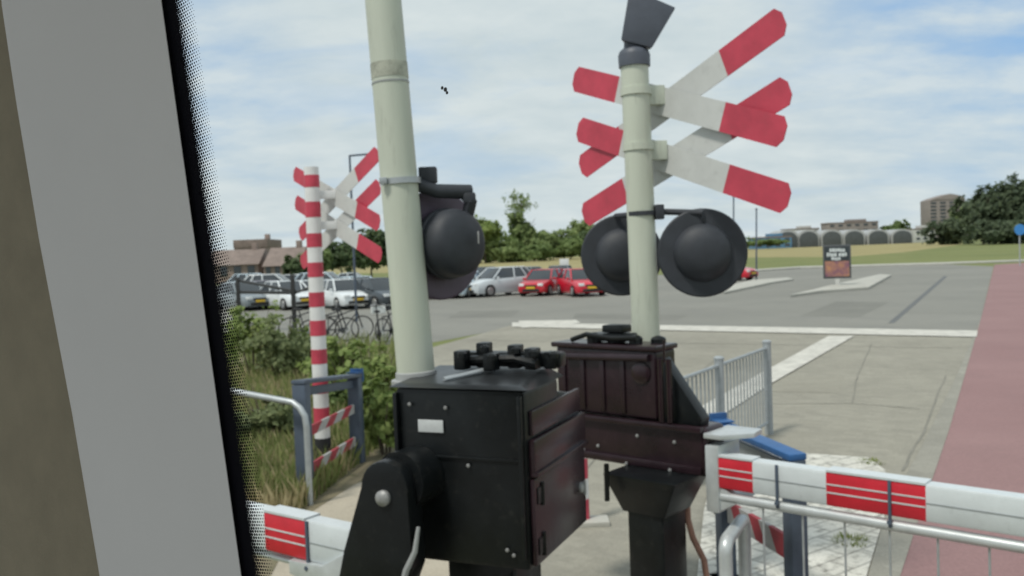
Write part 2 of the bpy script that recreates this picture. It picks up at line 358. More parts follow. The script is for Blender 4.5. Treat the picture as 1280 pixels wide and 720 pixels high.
flat('gutter_strip', [G(1224, 404), G(1226, 400), G(1186, 540), G(1152, 640), G(1126, 720), G(1090, 860), G(1040, 860), G(1086, 720), G(1108, 640), G(1152, 560), G(1196, 470)], GM['gutter'], 0.016)
flat('tiled_pavement', [G(900, 566), G(1000, 568), G(1085, 574), G(1107, 590), G(1108, 640), G(1084, 720), G(1050, 840), G(860, 840), G(880, 640)], GM['tiles'], 0.020)
flat('path', [G(375, 650), G(440, 608), G(520, 585), G(640, 640), G(660, 700), G(600, 1300), G(250, 1300), G(330, 720)], GM['concrete'], 0.020)
flat('verge', [G(230, 418), G(300, 420), G(520, 436), G(500, 560), G(470, 594), G(440, 610), G(375, 652), G(330, 740), G(-150, 900), G(-60, 500)], GM['soil'], 0.024)
gv = groundmat('track_ballast', (0.20, 0.185, 0.17), (0.30, 0.285, 0.27), 3.0, (0.10, 0.09, 0.08), 0.6)
flat('track_bed', [V((-60, 38, 0)), V((-1.5, 2.0, 0)), V((3.0, -1.2, 0)), V((60, -42, 0)), V((35, -59, 0)), V((-80, -59, 0))], gv, 0.026)
# painted lines
flat('road_marking', [G(640, 404), G(1222, 414.5), G(1221, 422.5), G(640, 409.5)], M['line'], 0.028)
flat('road_marking', [G(1036, 421), G(1068, 421), G(966, 480), G(905, 520), G(850, 545), G(835, 540), G(880, 508), G(962, 462)], M['line'], 0.028)
flat('road_marking', [G(648, 402), G(720, 401), G(726, 404.5), G(652, 411)], M['line'], 0.030)
flat('tar_seam', [G(1110, 404), G(1118, 404), G(1184, 346), G(1180, 345)], M['seam'], 0.0082)
def seam(pxs, wd, z, name='tar_seam', m=None):
    pts = [G(*p) for p in pxs]; fine = []
    for a, b_ in zip(pts[:-1], pts[1:]):
        for k in range(8): fine.append(a + (b_ - a) * (k / 8) + V((rnd.uniform(-1, 1), rnd.uniform(-1, 1), 0)) * wd * .5)
    fine.append(pts[-1]); L_, R_ = [], []
    for k, p in enumerate(fine):
        d = (fine[min(k + 1, len(fine) - 1)] - fine[max(k - 1, 0)]).normalized(); nn_ = V((-d.y, d.x, 0)) * wd * rnd.uniform(.3, .6); L_.append(p + nn_); R_.append(p - nn_)
    b = MB()
    for k in range(len(fine) - 1): b.sheet([V((q.x, q.y, z)) for q in (L_[k], L_[k + 1], R_[k + 1], R_[k])])
    return struct(b.build(name, m or M['crack'], smooth=False))
seam([(1182, 470), (1160, 528), (1128, 590)], .030, .0122)
seam([(870, 508), (960, 506), (1066, 505), (1150, 512)], .022, .0126)
seam([(1066, 505), (1072, 470), (1090, 430)], .022, .0134)
seam([(560, 425), (760, 428), (1000, 432), (1190, 436)], .035, .0138)
seam([(680, 640), (760, 560), (900, 445)], .02, .0142)
seam([(560, 385), (800, 383), (1000, 390), (1228, 392)], .07, .0062)
seam([(760, 362), (900, 372), (1120, 352)], .09, .0066)
flat('road_patch', [G(1000, 395), G(1075, 396), G(1112, 378), G(1045, 377)], GM['patch'], .0070)
flat('road_patch', [G(560, 398), G(640, 396), G(650, 388), G(575, 389)], GM['patch'], .0074)
flat('road_patch', [G(975, 470), G(1055, 472), G(1048, 492), G(960, 490)], GM['patch2'], .0108)
flat('road_patch', [G(720, 392), G(860, 394), G(845, 400), G(716, 398)], GM['patch'], .0078)
# kerbs
def kerb(name, pts, h, m, label):
    b = MB(); b.prism([V((p.x, p.y, 0.002)) for p in pts], (0, 0, h), 0.02); return struct(b.build(name, m), label)
kerb('traffic_island', [G(988, 372), G(1030, 366), G(1086, 362), G(1114, 346), G(1100, 345), G(1048, 357)], 0.13, M['kerb'], 'wedge shaped pale kerbed island under the poster')
kerb('kerb', [G(905, 368), G(965, 355), G(992, 351), G(985, 349), G(940, 352), G(900, 362)], 0.12, M['kerb'], 'short pale kerb island behind the right signal disc')
kerb('kerb', [G(940, 340), G(1000, 335.8), G(1180, 331), G(1300, 326.5), G(1300, 325.5), G(1180, 329.6), G(1000, 334.6), G(940, 338.8)], 0.14, M['kerb'], 'long pale kerb along the green meadow')

# ------------------------------------------------------------------ train carriage (the wall we look past)
WN = V((0.58, 0.815, 0)).normalized(); WD = V((WN.y, -WN.x, 0))
def W(px, py, off=0.0):
    d = ray(px, py); k = (0.40 + off) / (d.x * WN.x + d.y * WN.y); return EYE + d * k
tr = thing('train_carriage', (0.3, -0.6, 0), 'train carriage interior with grey window pillar and black dotted window edge', 'train')
# frit line: edge in window space
def edge(t): return 202 + 100 * t / 720.0            # pixel x of the pillar's edge at pixel row t
T0, T1 = -160, 900
LE = [(-2, -170), (8, 0), (26, 120), (56, 300), (98, 520), (132, 720), (160, 900)]     # where the pillar begins to round off
RAD = 0.042
def pillar_rows():
    rows = []
    for px, py in LE:
        row = [W(edge(py), py, -0.0004), W(edge(py), py, -0.0032), W(edge(py) - 1.0, py, -0.004)]
        e = W(px, py, -0.004)
        for k in range(5): row.append(row[2] + (e - row[2]) * ((k + 1) / 5))
        for k in range(1, 10):
            a = k * math.pi / 18; row.append(e - WD * (RAD * math.sin(a)) + WN * (RAD * (1 - math.cos(a))))
        row.append(row[-1] + WN * 0.004)
        rows.append(row)
    return rows
b = MB(); rows = pillar_rows(); n_ = len(rows[0])
b._add([p for r in rows for p in r], [(i * n_ + k, i * n_ + k + 1, (i + 1) * n_ + k + 1, (i + 1) * n_ + k) for i in range(len(rows) - 1) for k in range(n_ - 1)])
b.build('window_pillar', M['pillar'], tr)
b = MB()
q = [W(px + 70, py, 0.040) for px, py in LE] + [W(-420, 900, 0.040), W(-520, -170, 0.040)]
b.prism(q, WN * 0.012, 0.002); b.build('brown_strip', M['strip_brown'], tr)
# black frit with fading dots, on the inner glass face
b = MB()
e0, e1 = W(edge(T0) - 2, T0), W(edge(T1) - 2, T1)
ax = (e1 - e0).normalized(); side = WN.cross(ax).normalized()
if side.dot(_r) < 0: side = -side
Ltot = (e1 - e0).length
sw = 0.0160
b.prism([e0, e1, e1 + side * sw, e0 + side * sw], WN * 0.0012)
pit = 0.00265; rows = int(Ltot / (pit * 0.866)); cols = 9
for i in range(rows):
    for j in range(-1, cols):
        u = (j + (0.5 if i % 2 else 0.0)) * pit
        fr = u / (cols * pit)
        rr = pit * (0.64 - 0.52 * max(0, fr) ** 0.9)
        if u < -pit * 0.3 or rr < pit * 0.1: continue
        c = e0 + ax * (i * pit * 0.866) + side * (sw + u) - WN * (0.00002 * ((i * 3 + j * 5) % 11) )
        vs = [b.bm.verts.new(c + (ax * math.cos(k * math.pi / 4 + .39) + side * math.sin(k * math.pi / 4 + .39)) * rr) for k in range(8)]
        b.bm.faces.new(vs)
b.build('frit_border', M['frit'], tr, smooth=False)
gm = bpy.data.materials.new('window_clear_glass'); gm.use_nodes = True
t = gm.node_tree; t.nodes.clear(); o_ = t.nodes.new('ShaderNodeOutputMaterial'); tb = t.nodes.new('ShaderNodeBsdfTransparent'); tb.inputs[0].default_value = (0.975, 0.985, 0.98, 1)
t.links.new(tb.outputs[0], o_.inputs['Surface'])
b = MB(); g0 = W(200, 100, 0.004); g0 = V((g0.x, g0.y, 2.4))
gc = V((WN.x * 0.408, WN.y * 0.408, 2.38)) + WD * 0.10
b.box(gc, (1.5, 0.006, 1.0), (WD, WN, V((0, 0, 1))), 0); b.build('glass_pane', gm, tr, smooth=False)
# unseen sill wall, and a narrow ceiling added to keep sun off the pillar
AX = (WD, WN, V((0, 0, 1)))
b = MB(); b.box(WN * 0.42 + WD * 0.3 + V((0, 0, 1.45)), (4.2, 0.03, 0.82), AX, 0.005); b.build('sill_panel', M['ceil'], tr)
b = MB(); b.box(-WN * 0.1 + WD * 0.3 + V((0, 0, 3.35)), (4.2, 1.0, 0.05), AX, 0.01); b.build('ceiling_sun_block', M['ceil'], tr)
# tiny dirt specks on the glass
b = MB()
for (px, py, s_) in ((553, 110, 0.0011), (557, 112, 0.0014), (559, 116, 0.0010)):
    c = W(px, py, -0.0005); b.lathe([(s_ * 0.6, 0), (s_, 0.0002), (s_ * 0.5, 0.0005)], c, -WN, 9)
tag(b.build('dirt_speck', M['dirt']), 'tiny dark dirt speck stuck on the train window glass', 'dirt speck')

# ------------------------------------------------------------------ crossing signal with double St Andrew's cross (right of centre)
def plank(cx, s0, d, n, tilt, half, redfrom, width, thick, off, parent):
    """a plank through cx in the plane (d, up), tilted; red tips, white middle, clipped ends"""
    up = V((0, 0, 1)); u = d * math.cos(tilt) + up * math.sin(tilt); v = -d * math.sin(tilt) + up * math.cos(tilt)
    c = cx + n * off; hw = width / 2; ch = width * 0.27
    b = MB()
    def quad(a0, a1, mi, tip=0):
        if tip == 0: pts = [(a0, -hw), (a1, -hw), (a1, hw), (a0, hw)]
        elif tip > 0: pts = [(a0, -hw), (a1 - ch * 0.75, -hw), (a1, -hw + ch), (a1, hw - ch), (a1 - ch * 0.75, hw), (a0, hw)]
        else: pts = [(a1, -hw), (a1, hw), (a0 + ch * 0.75, hw), (a0, hw - ch), (a0, -hw + ch), (a0 + ch * 0.75, -hw)]
        b.prism([c + u * x + v * y for x, y in pts], n * thick, 0, mi)
    quad(-redfrom, redfrom, 0); quad(redfrom, half, 1, 1); quad(-half, -redfrom, 1, -1)
    return b.build('crossbuck_plank', [M['sheet'], M['red']], parent)

PD = V((0.61, -0.792, 0)).normalized(); PN = V((0.792, 0.61, 0)).normalized()
pb = at(812, 520, 6.0); pb.z = 0
ptop = at(793, 80, 6.0); pmid = at(808, 430, 6.0)
pdir = (pmid - ptop).normalized(); pfoot = ptop + pdir * (ptop.z / -pdir.z)
sg = thing('crossing_signal', (pfoot.x, pfoot.y, 0), 'cream signal post with two large red and white diagonal crosses and two round black discs', 'crossing signal', 'level crossing signals')
b = MB(); b.tube(pfoot, ptop, 0.097, 0.093, 28); b.build('post', M['pole'], sg)
capb = MB(); axp = -pdir
capb.lathe([(0.106, -0.02), (0.108, 0.056), (0.098, 0.085), (0.067, 0.11), (0.062, 0.17)], ptop, axp, 28); capb.build('post_cap', M['slate'], sg)
# tilted lamp box on the top
b = MB()
qd = [at(776, 50, 5.91), at(815, 60, 5.91), at(845, 9, 5.91), at(787, -16, 5.91)]
cqd = sum(qd, V()) / 4
bk = [cqd + (p - cqd) * 0.86 + V((0.02, 0.17, 0.0)) for p in qd]
b.hexa(qd, bk, 0.012); lb = b.build('lamp_box', M['slate'], sg)
b = MB(); b.hexa([cqd + (p - cqd) * 0.74 + V((0.02, 0.171, 0)) for p in qd], [cqd + (p - cqd) * 0.74 + V((0.02, 0.185, 0)) for p in qd], 0.004); b.build('lamp_glass', M['lamp'], lb)
for (cp, h1, h2, k) in (((833, 128), R(-19.5), R(21), 0), ((838, 200), R(-20), R(19.5), 1)):
    cc = at(*cp, 6.0)
    plank(cc, 0, PD, PN, h1, 0.985, 0.495, 0.187, 0.006, 0.0, sg)
    plank(cc, 0, PD, PN, h2, 0.985, 0.495, 0.187, 0.006, 0.03, sg)
for py, px in ((115, 795), (184, 798)):
    c = at(px, py, 6.0)
    b = MB(); b.lathe([(0.096, -0.024), (0.105, -0.024), (0.105, 0.024), (0.096, 0.024)], c, axp, 28)
    e = at(px + 28, py + 8, 6.02); b.box((c + e) / 2 + V((0.02, 0.02, 0)), ((e - c).length * 0.9 + 0.05, 0.07, 0.13), clip_axes((e - c) * 1.0 - V((0, 0, (e - c).z))), 0.006)
    b.build('clamp_bracket', M['pole'], sg)
def target(px, py, y, rad, nrm, parent, md, mh, hood=True, part='signal_disc', deep=False):
    c = at(px, py, y); nrm = V(nrm).normalized()
    b = MB(); b.lathe([(rad, 0.0), (rad, -0.012), (rad - 0.01, -0.02), (rad * 0.6, -0.024)], c, nrm, 48)
    d = b.build(part, md, parent)
    b = MB()
    if deep:
        b.lathe([(rad * 0.60, -0.02), (rad * 0.61, -0.13), (rad * 0.57, -0.17), (rad * 0.46, -0.195), (rad * 0.25, -0.205), (rad * 0.05, -0.207)], c, nrm, 44)
        b.lathe([(rad * .64, -.06), (rad * .64, -.075), (rad * .60, -.08)], c, nrm, 44)
    else: b.lathe([(rad * 0.66, -0.02), (rad * 0.62, -0.05), (rad * 0.52, -0.085), (rad * 0.30, -0.105), (rad * 0.1, -0.11)], c, nrm, 40)
    b.box(c - nrm * 0.098 + V((0, 0, -0.03)), (0.06, 0.02, 0.025), clip_axes(nrm.cross(V((0, 0, 1)))), 0.006)
    b.build('lamp_housing', mh, d)
    b = MB(); b.lathe([(rad * 0.42, 0.0), (rad * 0.42, 0.20), (rad * 0.40, 0.20), (rad * 0.40, 0.0)], c, nrm, 32)
    b.build('lamp_visor', mh, d)
    b = MB(); b.box(c - nrm * (0.19 if deep else 0.095) + V((0.10 if not deep else 0.07, 0, 0.02)), (0.008, 0.02, 0.06), None, 0.002); b.build('latch', M['bolt'], d)
    return c
c1 = target(878, 316, 5.91, 0.298, (0.08, 1, 0.0), sg, M['disc'], M['disc'])
c2 = target(777, 319, 6.41, 0.296, (0.05, 1, 0.0), sg, M['disc'], M['disc'])
b = MB(); a0 = at(803, 267, 6.0)
b.lathe([(0.096, -0.015), (0.104, -0.015), (0.104, 0.015), (0.096, 0.015)], a0, axp, 28)
a1 = at(878, 266, 5.88); b.path([a0 + V((0.06, 0, 0)), a0 + V((.16, -.02, .005)), a1, a1 + V((0.01, 0.02, -0.06))], 0.022, 10)
a2 = at(770, 270, 6.38); b.path([a0 + V((-0.03, 0.08, 0)), a2], 0.02, 10)
b.box(at(824, 265, 5.95), (0.06, 0.07, 0.10), None, 0.008); b.build('disc_arm', M['disc'], sg)

# ------------------------------------------------------------------ nearer signal post (left of centre)
p0 = at(521, 476, 4.16); p1 = at(479, 0, 4.16); dd = (p1 - p0); ptp = p0 + dd * 1.35; axq = dd.normalized()
s1 = thing('crossing_signal', (p0.x, p0.y, p0.z), 'tall plain cream post leaning above the black machine with one dark round lamp behind', 'crossing signal', 'level crossing signals')
b = MB(); b.tube(p0, ptp, 0.090, 0.083, 32); b.build('post', M['pole'], s1)
b = MB(); b.lathe([(0.12, -0.01), (0.12, 0.012), (0.10, 0.016), (0.097, 0.045), (0.0905, 0.05)], p0, axq, 32); b.build('foot_collar', M['collar'], s1)
b = MB(); cl = at(501, 227, 4.16); b.lathe([(0.088, -0.014), (0.095, -0.014), (0.095, 0.014), (0.088, 0.014)], cl, axq, 32)
b.box(cl + V((-0.07, -0.085, 0.0)), (0.035, 0.03, 0.03), None, 0.004)
b.build('clamp_band', M['steel'], s1)
b = MB(); tpb = p0 + dd * ((476 - 88) / 476.0); b.tube(tpb - axq * .035, tpb + axq * .035, .0875, .0872, 32); b.build('tape_band', mat('dirty_tape', (0.40, 0.41, 0.34), 0.7, var=0.3, scale=14, stain=0.5), s1)
b = MB(); b.tube(tpb - axq * .06 , tpb - axq * .052, .0882, .0882, 32); b.build('weld_ring', M['collar'], s1)
b = MB(); am = at(588, 240, 4.3); b.path([cl + V((0.06, 0.03, -0.01)), cl + (am - cl) * 0.5 + V((0, 0, -0.02)), am], [0.030, 0.034, 0.036], 14)
b.box(at(535, 219, 4.25), (0.085, 0.08, 0.075), None, 0.008)
b.path([am + V((-.03, 0, 0)), am + V((0.0, -0.02, -0.05)), am + V((-0.02, 0.0, -0.12))], [0.036, 0.032, 0.03], 10)
b.box(am + V((-.005, -.02, -.03)), (0.06, 0.06, 0.05), None, 0.01)
b.build('lamp_arm', M['disc'], s1)
nn = V((-0.70, 0.71, -0.03)).normalized()
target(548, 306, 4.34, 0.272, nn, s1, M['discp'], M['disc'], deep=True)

# ------------------------------------------------------------------ barrier machine with the boom going right
BD = V((0.748, -0.664, 0)).normalized(); BN = V((BD.y * -1, BD.x, 0)); BN = BN if BN.y > 0 else -BN
UP = V((0, 0, 1)); AXB = (BD, BN, UP)
O2 = V((1.199, 5.21, 0))                                  # where the boom begins
def L2(t, s, z): return O2 + BD * t + BN * s + UP * z    # along the boom, away from the camera, up
mz = 0.97
bm2 = thing('barrier_machine', tuple(L2(-0.42, 0.2, 0)), 'black barrier machine on a post with red and white boom closed to the right', 'barrier', 'level crossing barriers')
b = MB()
b.box(L2(-0.70, 0.08, 1.165), (1.28, 0.24, 0.30), AXB, 0.04, 0, 4)
b.box(L2(-0.70, -0.052, 1.305), (1.24, 0.05, 0.035), AXB, 0.008)
b.box(L2(-0.70, -0.052, 1.055), (1.22, 0.03, 0.05), AXB, 0.01)
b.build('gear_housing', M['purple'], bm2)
b = MB()
b.box(L2(-0.81, 0.10, 1.545), (0.80, 0.24, 0.44), AXB, 0.03, 0, 3)
b.box(L2(-0.82, 0.10, 1.775), (0.84, 0.27, 0.035), AXB, 0.012)
for i, t_ in enumerate((-1.14, -0.98, -0.82, -0.66)): b.box(L2(t_, -0.02, 1.53), (0.035, 0.03, 0.36), AXB, 0.006)
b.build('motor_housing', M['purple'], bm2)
b = MB()
b.prism([L2(-0.41, 0.0, 1.70), L2(-0.38, 0.0, 1.72), L2(-0.11, 0.0, 1.36), L2(-0.12, 0.0, 1.31), L2(-0.41, 0.0, 1.31)], BN * 0.10, 0.008)
b.build('sloping_cover', M['black'], bm2)
b = MB()
for (t_, s_, h, rr) in ((-0.93, .05, .07, .05), (-0.80, .12, .10, .06), (-0.62, .08, .06, .045), (-.5, .16, .05, .05)):
    b.lathe([(rr, 0), (rr, h * .6), (rr * .8, h * .8), (rr * .3, h)], L2(t_, s_, 1.79), UP, 16)
b.path([L2(-1.08, .0, 1.81), L2(-.95, -.01, 1.85), L2(-.75, .0, 1.83), L2(-.55, -.01, 1.84)], 0.018, 8)
b.box(L2(-.82, .1, 1.83), (.30, .16, .05), AXB, .012); b.box(L2(-.78, .1, 1.885), (.16, .12, .05), AXB, .012)
b.build('lid_latches', M['black'], bm2)
b = MB()
for t_ in (-0.36, -0.30): b.tube(L2(t_, -0.05, 1.33), L2(t_, -0.05, 1.72), 0.018, None, 10)
b.tube(L2(-.33, -.05, 1.70), L2(-.33, -.05, 1.84), .007, None, 8)
b.tube(L2(-1.1, -.04, 1.70), L2(-.45, -.04, 1.72), .024, None, 10)
b.lathe([(.07, 0), (.07, .02), (.05, .03)], L2(-.52, -.01, 1.62), -BN, 20)
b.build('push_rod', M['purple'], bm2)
pst = at(821, 640, 5.36)
b = MB(); pc = V((pst.x, pst.y, 0))
b.box(pc + UP * 0.42, (0.26, 0.26, 0.83), AXB, 0.02); b.box(pc + UP * 0.012, (0.5, 0.5, 0.025), AXB, 0.004)
b.hexa([pc + BD * i * .15 + BN * j * .15 + UP * .80 for i, j in ((-1, -1), (1, -1), (1, 1), (-1, 1))], [pc + BD * (i * .26) + BN * j * .2 + UP * 1.03 for i, j in ((-1, -1), (1, -1), (1, 1), (-1, 1))], .012)
b.build('stand', M['black'], bm2)
for (t_, z_) in ((-0.98, 1.08), (-0.62, 1.04), (-0.30, 1.04), (-.28, 1.21), (-.86, 1.12), (-.55, 1.22)):
    b = MB(); b.lathe([(0.012, 0), (0.012, 0.007), (0.007, 0.010)], L2(t_, -0.072 if z_ < 1.06 else -.042, z_), -BN, 6); b.build('bolt_head', M['bolt'], bm2)
b = MB(); b.tube(at(758, 580, 5.3), at(759, 626, 5.3), .016, None, 8); b.build('drain_rod', M['black'], bm2)
# light bracket
b = MB()
b.box(L2(-0.022, 0.08, 1.02), (0.085, 0.28, 0.40), AXB, 0.01)
b.prism([L2(-.07, -.06, 1.26), L2(.04, -.06, 1.26), L2(.18, .10, 1.26), L2(.16, .24, 1.26), L2(-.07, .24, 1.26)], UP * .03, .004)
b.prism([L2(-.03, -.04, .80), L2(-.03, -.04, 1.0), L2(.06, -.04, .96), L2(.14, -.04, .90)], BN * .22, .006)
b.build('boom_bracket', M['bright'], bm2)
# boom
def boom(parent, P, reds, length, clips, start=0.0, h=0.2, z0=0.97):
    """P(t, s, z): along the boom, across, up"""
    b = MB()
    ts = [start]; 
    for a, c in reds: ts += [a, c]
    ts = sorted(set([start, length] + [x for r_ in reds for x in r_]))
    def prof(t):   # rounded box section
        return [P(t, -0.045, z0), P(t, -0.05, z0 + 0.012), P(t, -0.05, z0 + h - 0.012), P(t, -0.043, z0 + h), P(t, 0.043, z0 + h), P(t, 0.05, z0 + h - 0.012), P(t, 0.05, z0 + 0.012), P(t, 0.045, z0)]
    for a, c in zip(ts[:-1], ts[1:]):
        mid = (a + c) / 2; isr = any(r0 <= mid <= r1 for r0, r1 in reds)
        pa, pc_ = prof(a), prof(c); n = len(pa)
        b._add(pa + pc_, [(i, (i + 1) % n, n + (i + 1) % n, n + i) for i in range(n)] + [tuple(range(n)), tuple(range(n, 2 * n))], 0 if not isr else 1)
        if isr:
            # the top stays white: thin capping strip, and two pale ribs on the face
            b.box((P(mid, 0, z0 + h + 0.004)), (c - a, 0.104, 0.012), (AXb := (P(1, 0, 0) - P(0, 0, 0), P(0, 1, 0) - P(0, 0, 0), UP)), 0, 0)
            for zz_ in (0.073, 0.118): b.box(P(mid, -0.0505, z0 + zz_), (c - a - 0.004, 0.004, 0.008), AXb, 0, 0)
        else:
            AXb = (P(1, 0, 0) - P(0, 0, 0), P(0, 1, 0) - P(0, 0, 0), UP)
            for zz_ in (0.095,): b.box(P(mid, -0.0505, z0 + zz_), (c - a - 0.004, 0.004, 0.007), AXb, 0, 2)
    bo = b.build('boom', [M['boomwhite'], M['boomred'], M['steel']], parent)
    for t in clips:
        b = MB(); b.box(P(t, -0.056, z0 + h / 2 - 0.03), (0.016, 0.012, h + 0.06), (P(1, 0, 0) - P(0, 0, 0), P(0, 1, 0) - P(0, 0, 0), UP), 0.002)
        b.lathe([(0.012, 0), (0.012, .012)], P(t, -.062, z0 - .03), P(0, -1, 0) - P(0, 0, 0), 8)
        b.build('boom_clip', M['frame'], bo)
    return bo
P2 = lambda t, s, z: O2 + BD * t + BN * s + UP * z
bo2 = boom(bm2, P2, ((0.02, 0.235), (0.665, 1.175)), 5.6, (0.385, 1.00, 1.75, 2.6), 0.02, 0.186, 0.972)
b = MB(); b.tube(P2(0.02, -.02, 0.915), P2(5.5, -.02, 0.915), 0.030, None, 14); b.build('skirt_rail', M['bright'], bo2)
b = MB()
for i in range(22):
    t = 0.28 + i * 0.235; b.tube(P2(t, -.02, 0.90), P2(t, -.02, 0.34), 0.006, None, 6)
b.tube(P2(0.28, -.02, 0.34), P2(5.3, -.02, 0.34), 0.008, None, 6)
b.build('hanging_rods', M['steel'], bo2)

# ------------------------------------------------------------------ nearer barrier machine, boom going left
F1 = V((0.92, -0.392, 0)).normalized(); K1 = V((0.392, 0.92, 0)).normalized(); AX1 = (F1, K1, UP)
O1 = V((0.034, 3.70, 0))                                  # near right corner
def L1(t, s, z): return O1 + F1 * t + K1 * s + UP * z     # t: -0.65..0 across the front, s: depth, z: up
ZT, ZB = 1.820, 1.045
bm1 = thing('barrier_machine', tuple(L1(-0.33, 0.36, 0)), 'big black barrier machine box with silver sticker and boom closed to the left', 'barrier', 'level crossing barriers')
b = MB(); b.hexa([L1(-.63, 0, ZB), L1(0, 0, ZB), L1(0, .42, ZB), L1(-.63, .42, ZB)], [L1(-.63, 0, ZT), L1(0, 0, ZT), L1(0, .42, ZT), L1(-.63, .42, ZT)], 0.022)
b.hexa([L1(-.60, .40, ZB + .003), L1(-.002, .40, ZB + .003), L1(-.002, .72, ZB + .003), L1(-.60, .72, ZB + .003)], [L1(-.60, .40, 1.76), L1(-.002, .40, 1.76), L1(-.002, .72, 1.70), L1(-.60, .72, 1.70)], 0.022)
b.box(L1(-.315, -.004, ZT - .30), (.60, .012, .012), AX1, .003)
b.box(L1(-.62, -.01, 1.45), (.02, .03, .70), AX1, .004); b.box(L1(-.02, -.01, 1.45), (.02, .02, .70), AX1, .004)
b.build('housing', M['black'], bm1)
b = MB(); b.box(L1(.012, .36, 1.25), (.022, .68, .375), AX1, .008)
b.box(L1(.012, .37, 1.53), (.034, .69, .155), AX1, .014); b.box(L1(.020, .37, 1.455), (.04, .69, .022), AX1, .006); b.box(L1(.006, .36, 1.675), (.02, .64, .11), AX1, .008)
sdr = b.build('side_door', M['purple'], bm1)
for z_ in (1.14, 1.36):
    b = MB(); b.tube(L1(.026, .10, z_ - .05), L1(.026, .10, z_ + .05), .011, None, 10); b.box(L1(.026, .07, z_), (.006, .05, .07), AX1, .002); b.build('hinge', M['black'], sdr)
b = MB(); b.lathe([(.026, 0), (.026, .012), (.012, .02)], L1(.023, .62, 1.25), F1, 16); b.box(L1(.045, .62, 1.25), (.012, .014, .07), AX1, .003); b.build('lock', M['collar'], sdr)
b = MB(); b.path([L1(-.20, .30, 1.06), L1(-.16, .16, .9), L1(-.18, .14, .6), L1(-.2, .16, .1)], .018, 8); b.build('cable', M['rubber'], bm1)
b = MB()
b.hexa([L1(-.66, -.02, ZT + .004), L1(.03, -.02, ZT + .004), L1(.03, .44, ZT + .004), L1(-.66, .44, ZT + .004)], [L1(-.62, .02, ZT + .02), L1(-.03, .02, ZT + .02), L1(-.05, .42, ZT + .05), L1(-.62, .42, ZT + .05)], .012)
lid = b.build('lid', mat('lid_paint', (0.02, 0.022, 0.024), 0.33, var=0.3, scale=5, bump=0.06, bscale=30), bm1)
b = MB()
b.path([L1(-.40, .30, ZT + .09), L1(-.28, .27, ZT + .10), L1(-.16, .30, ZT + .10), L1(-.04, .27, ZT + .08)], .022, 8)
for t_, s_, h in ((-.36, .42, .09), (-.28, .5, .12), (-.2, .40, .08), (-.12, .5, .11), (-.02, .46, .10), (.06, .5, .08)):
    b.box(L1(t_ - .06, s_ - .15, ZT + .05 + h / 2), (.06, .07, h), AX1, .01); b.lathe([(.022, 0), (.022, .02), (.01, .03)], L1(t_ - .03, s_ - .21, ZT + .05 + h * .7), UP, 10)
b.box(L1(-.20, .37, ZT + .09), (.5, .08, .07), AX1, .015)
b.build('lid_latches', M['black'], bm1)
b = MB(); b.path([L1(-.42, .08, ZT + .03), L1(-.3, .24, ZT + .05)], .012, 8); b.build('lid_handle', M['steel'], lid)
b = MB(); lc = at(531, 528, 3.95)
b.box(L1(-.45, -.008, 1.820 - .165), (.125, .006, .055), AX1, .002); b.build('sticker', M['label'], bm1)
for t_, z_ in ((-.55, ZT - .07), (-.37, ZT - .08), (-.58, ZB + .08), (-.07, ZB + .07), (-.10, ZB + .09), (-.27, 1.49)):
    b = MB(); b.lathe([(.009, 0), (.009, .005), (.005, .007)], L1(t_, -.012, z_), -K1, 6); b.build('bolt_head', M['bolt'], bm1)
# crank cover on the left
cv = at(480, 622, 3.72)
b = MB(); rr = 0.115; pts = []
for k in range(13):
    a = math.pi - k * math.pi / 12; pts.append(cv + F1 * (math.cos(a) * rr) + UP * (math.sin(a) * rr + .04))
pts += [cv + F1 * .125 + UP * -.30, cv + F1 * .02 + UP * -.55, cv + F1 * -.30 + UP * -.55, cv + F1 * -.22 + UP * -.25]
b.prism(pts, K1 * .12, .014); b.build('crank_cover', M['black'], bm1)
b = MB(); b.tube(cv + K1 * .08 + F1 * .03 + UP * .05, cv + K1 * .30 + F1 * .06 + UP * .05, .13, None, 24); b.build('drive_shaft', M['black'], bm1)
b = MB(); b.lathe([(.034, 0), (.034, .016), (.026, .022), (.014, .03)], cv + K1 * -.001, -K1, 24); b.build('pivot_bolt', M['bolt'], bm1)
b = MB(); b.path([cv + F1 * .15 + UP * -.12 + K1 * .02, cv + F1 * .14 + UP * -.22 + K1 * .0, cv + F1 * .10 + UP * -.30 - K1 * .01, cv + F1 * .05 + UP * -.45 - K1 * .01], [.008, .012, .014, .014], 8); b.build('grey_lever', M['collar'], bm1)
b = MB(); b.box(L1(-.33, .36, .54), (.34, .34, 1.0), AX1, .02); b.box(L1(-.33, .36, .015), (.6, .6, .03), AX1, .004); b.build('stand', M['black'], bm1)
# boom: starts at the crank and runs left and away
Ob = at(446, 672, 4.15)
Ob.z = 0
E1 = V((-0.81, 0.586, 0)).normalized(); Q1 = V((-0.586, -0.81, 0)).normalized()
P1 = lambda t, s, z: Ob + E1 * t - Q1 * s + UP * z
bo1 = boom(bm1, P1, ((0.31, 0.62), (1.2, 1.7)), 5.0, (0.29, 1.0), -0.05, 0.20, 0.93)
b = MB(); b.prism([P1(-.10, -.07, .78), P1(.42, -.07, .85), P1(.42, -.07, .92), P1(.18, -.07, .93), P1(-.06, -.07, 1.06), P1(-.12, -.07, 1.06)], -Q1 * .12, .006)
b.build('boom_bracket', M['bright'], bm1)
b = MB(); b.tube(P1(.1, 0, .885), P1(4.9, 0, .885), .02, None, 10); b.build('skirt_rail', M['bright'], bo1)

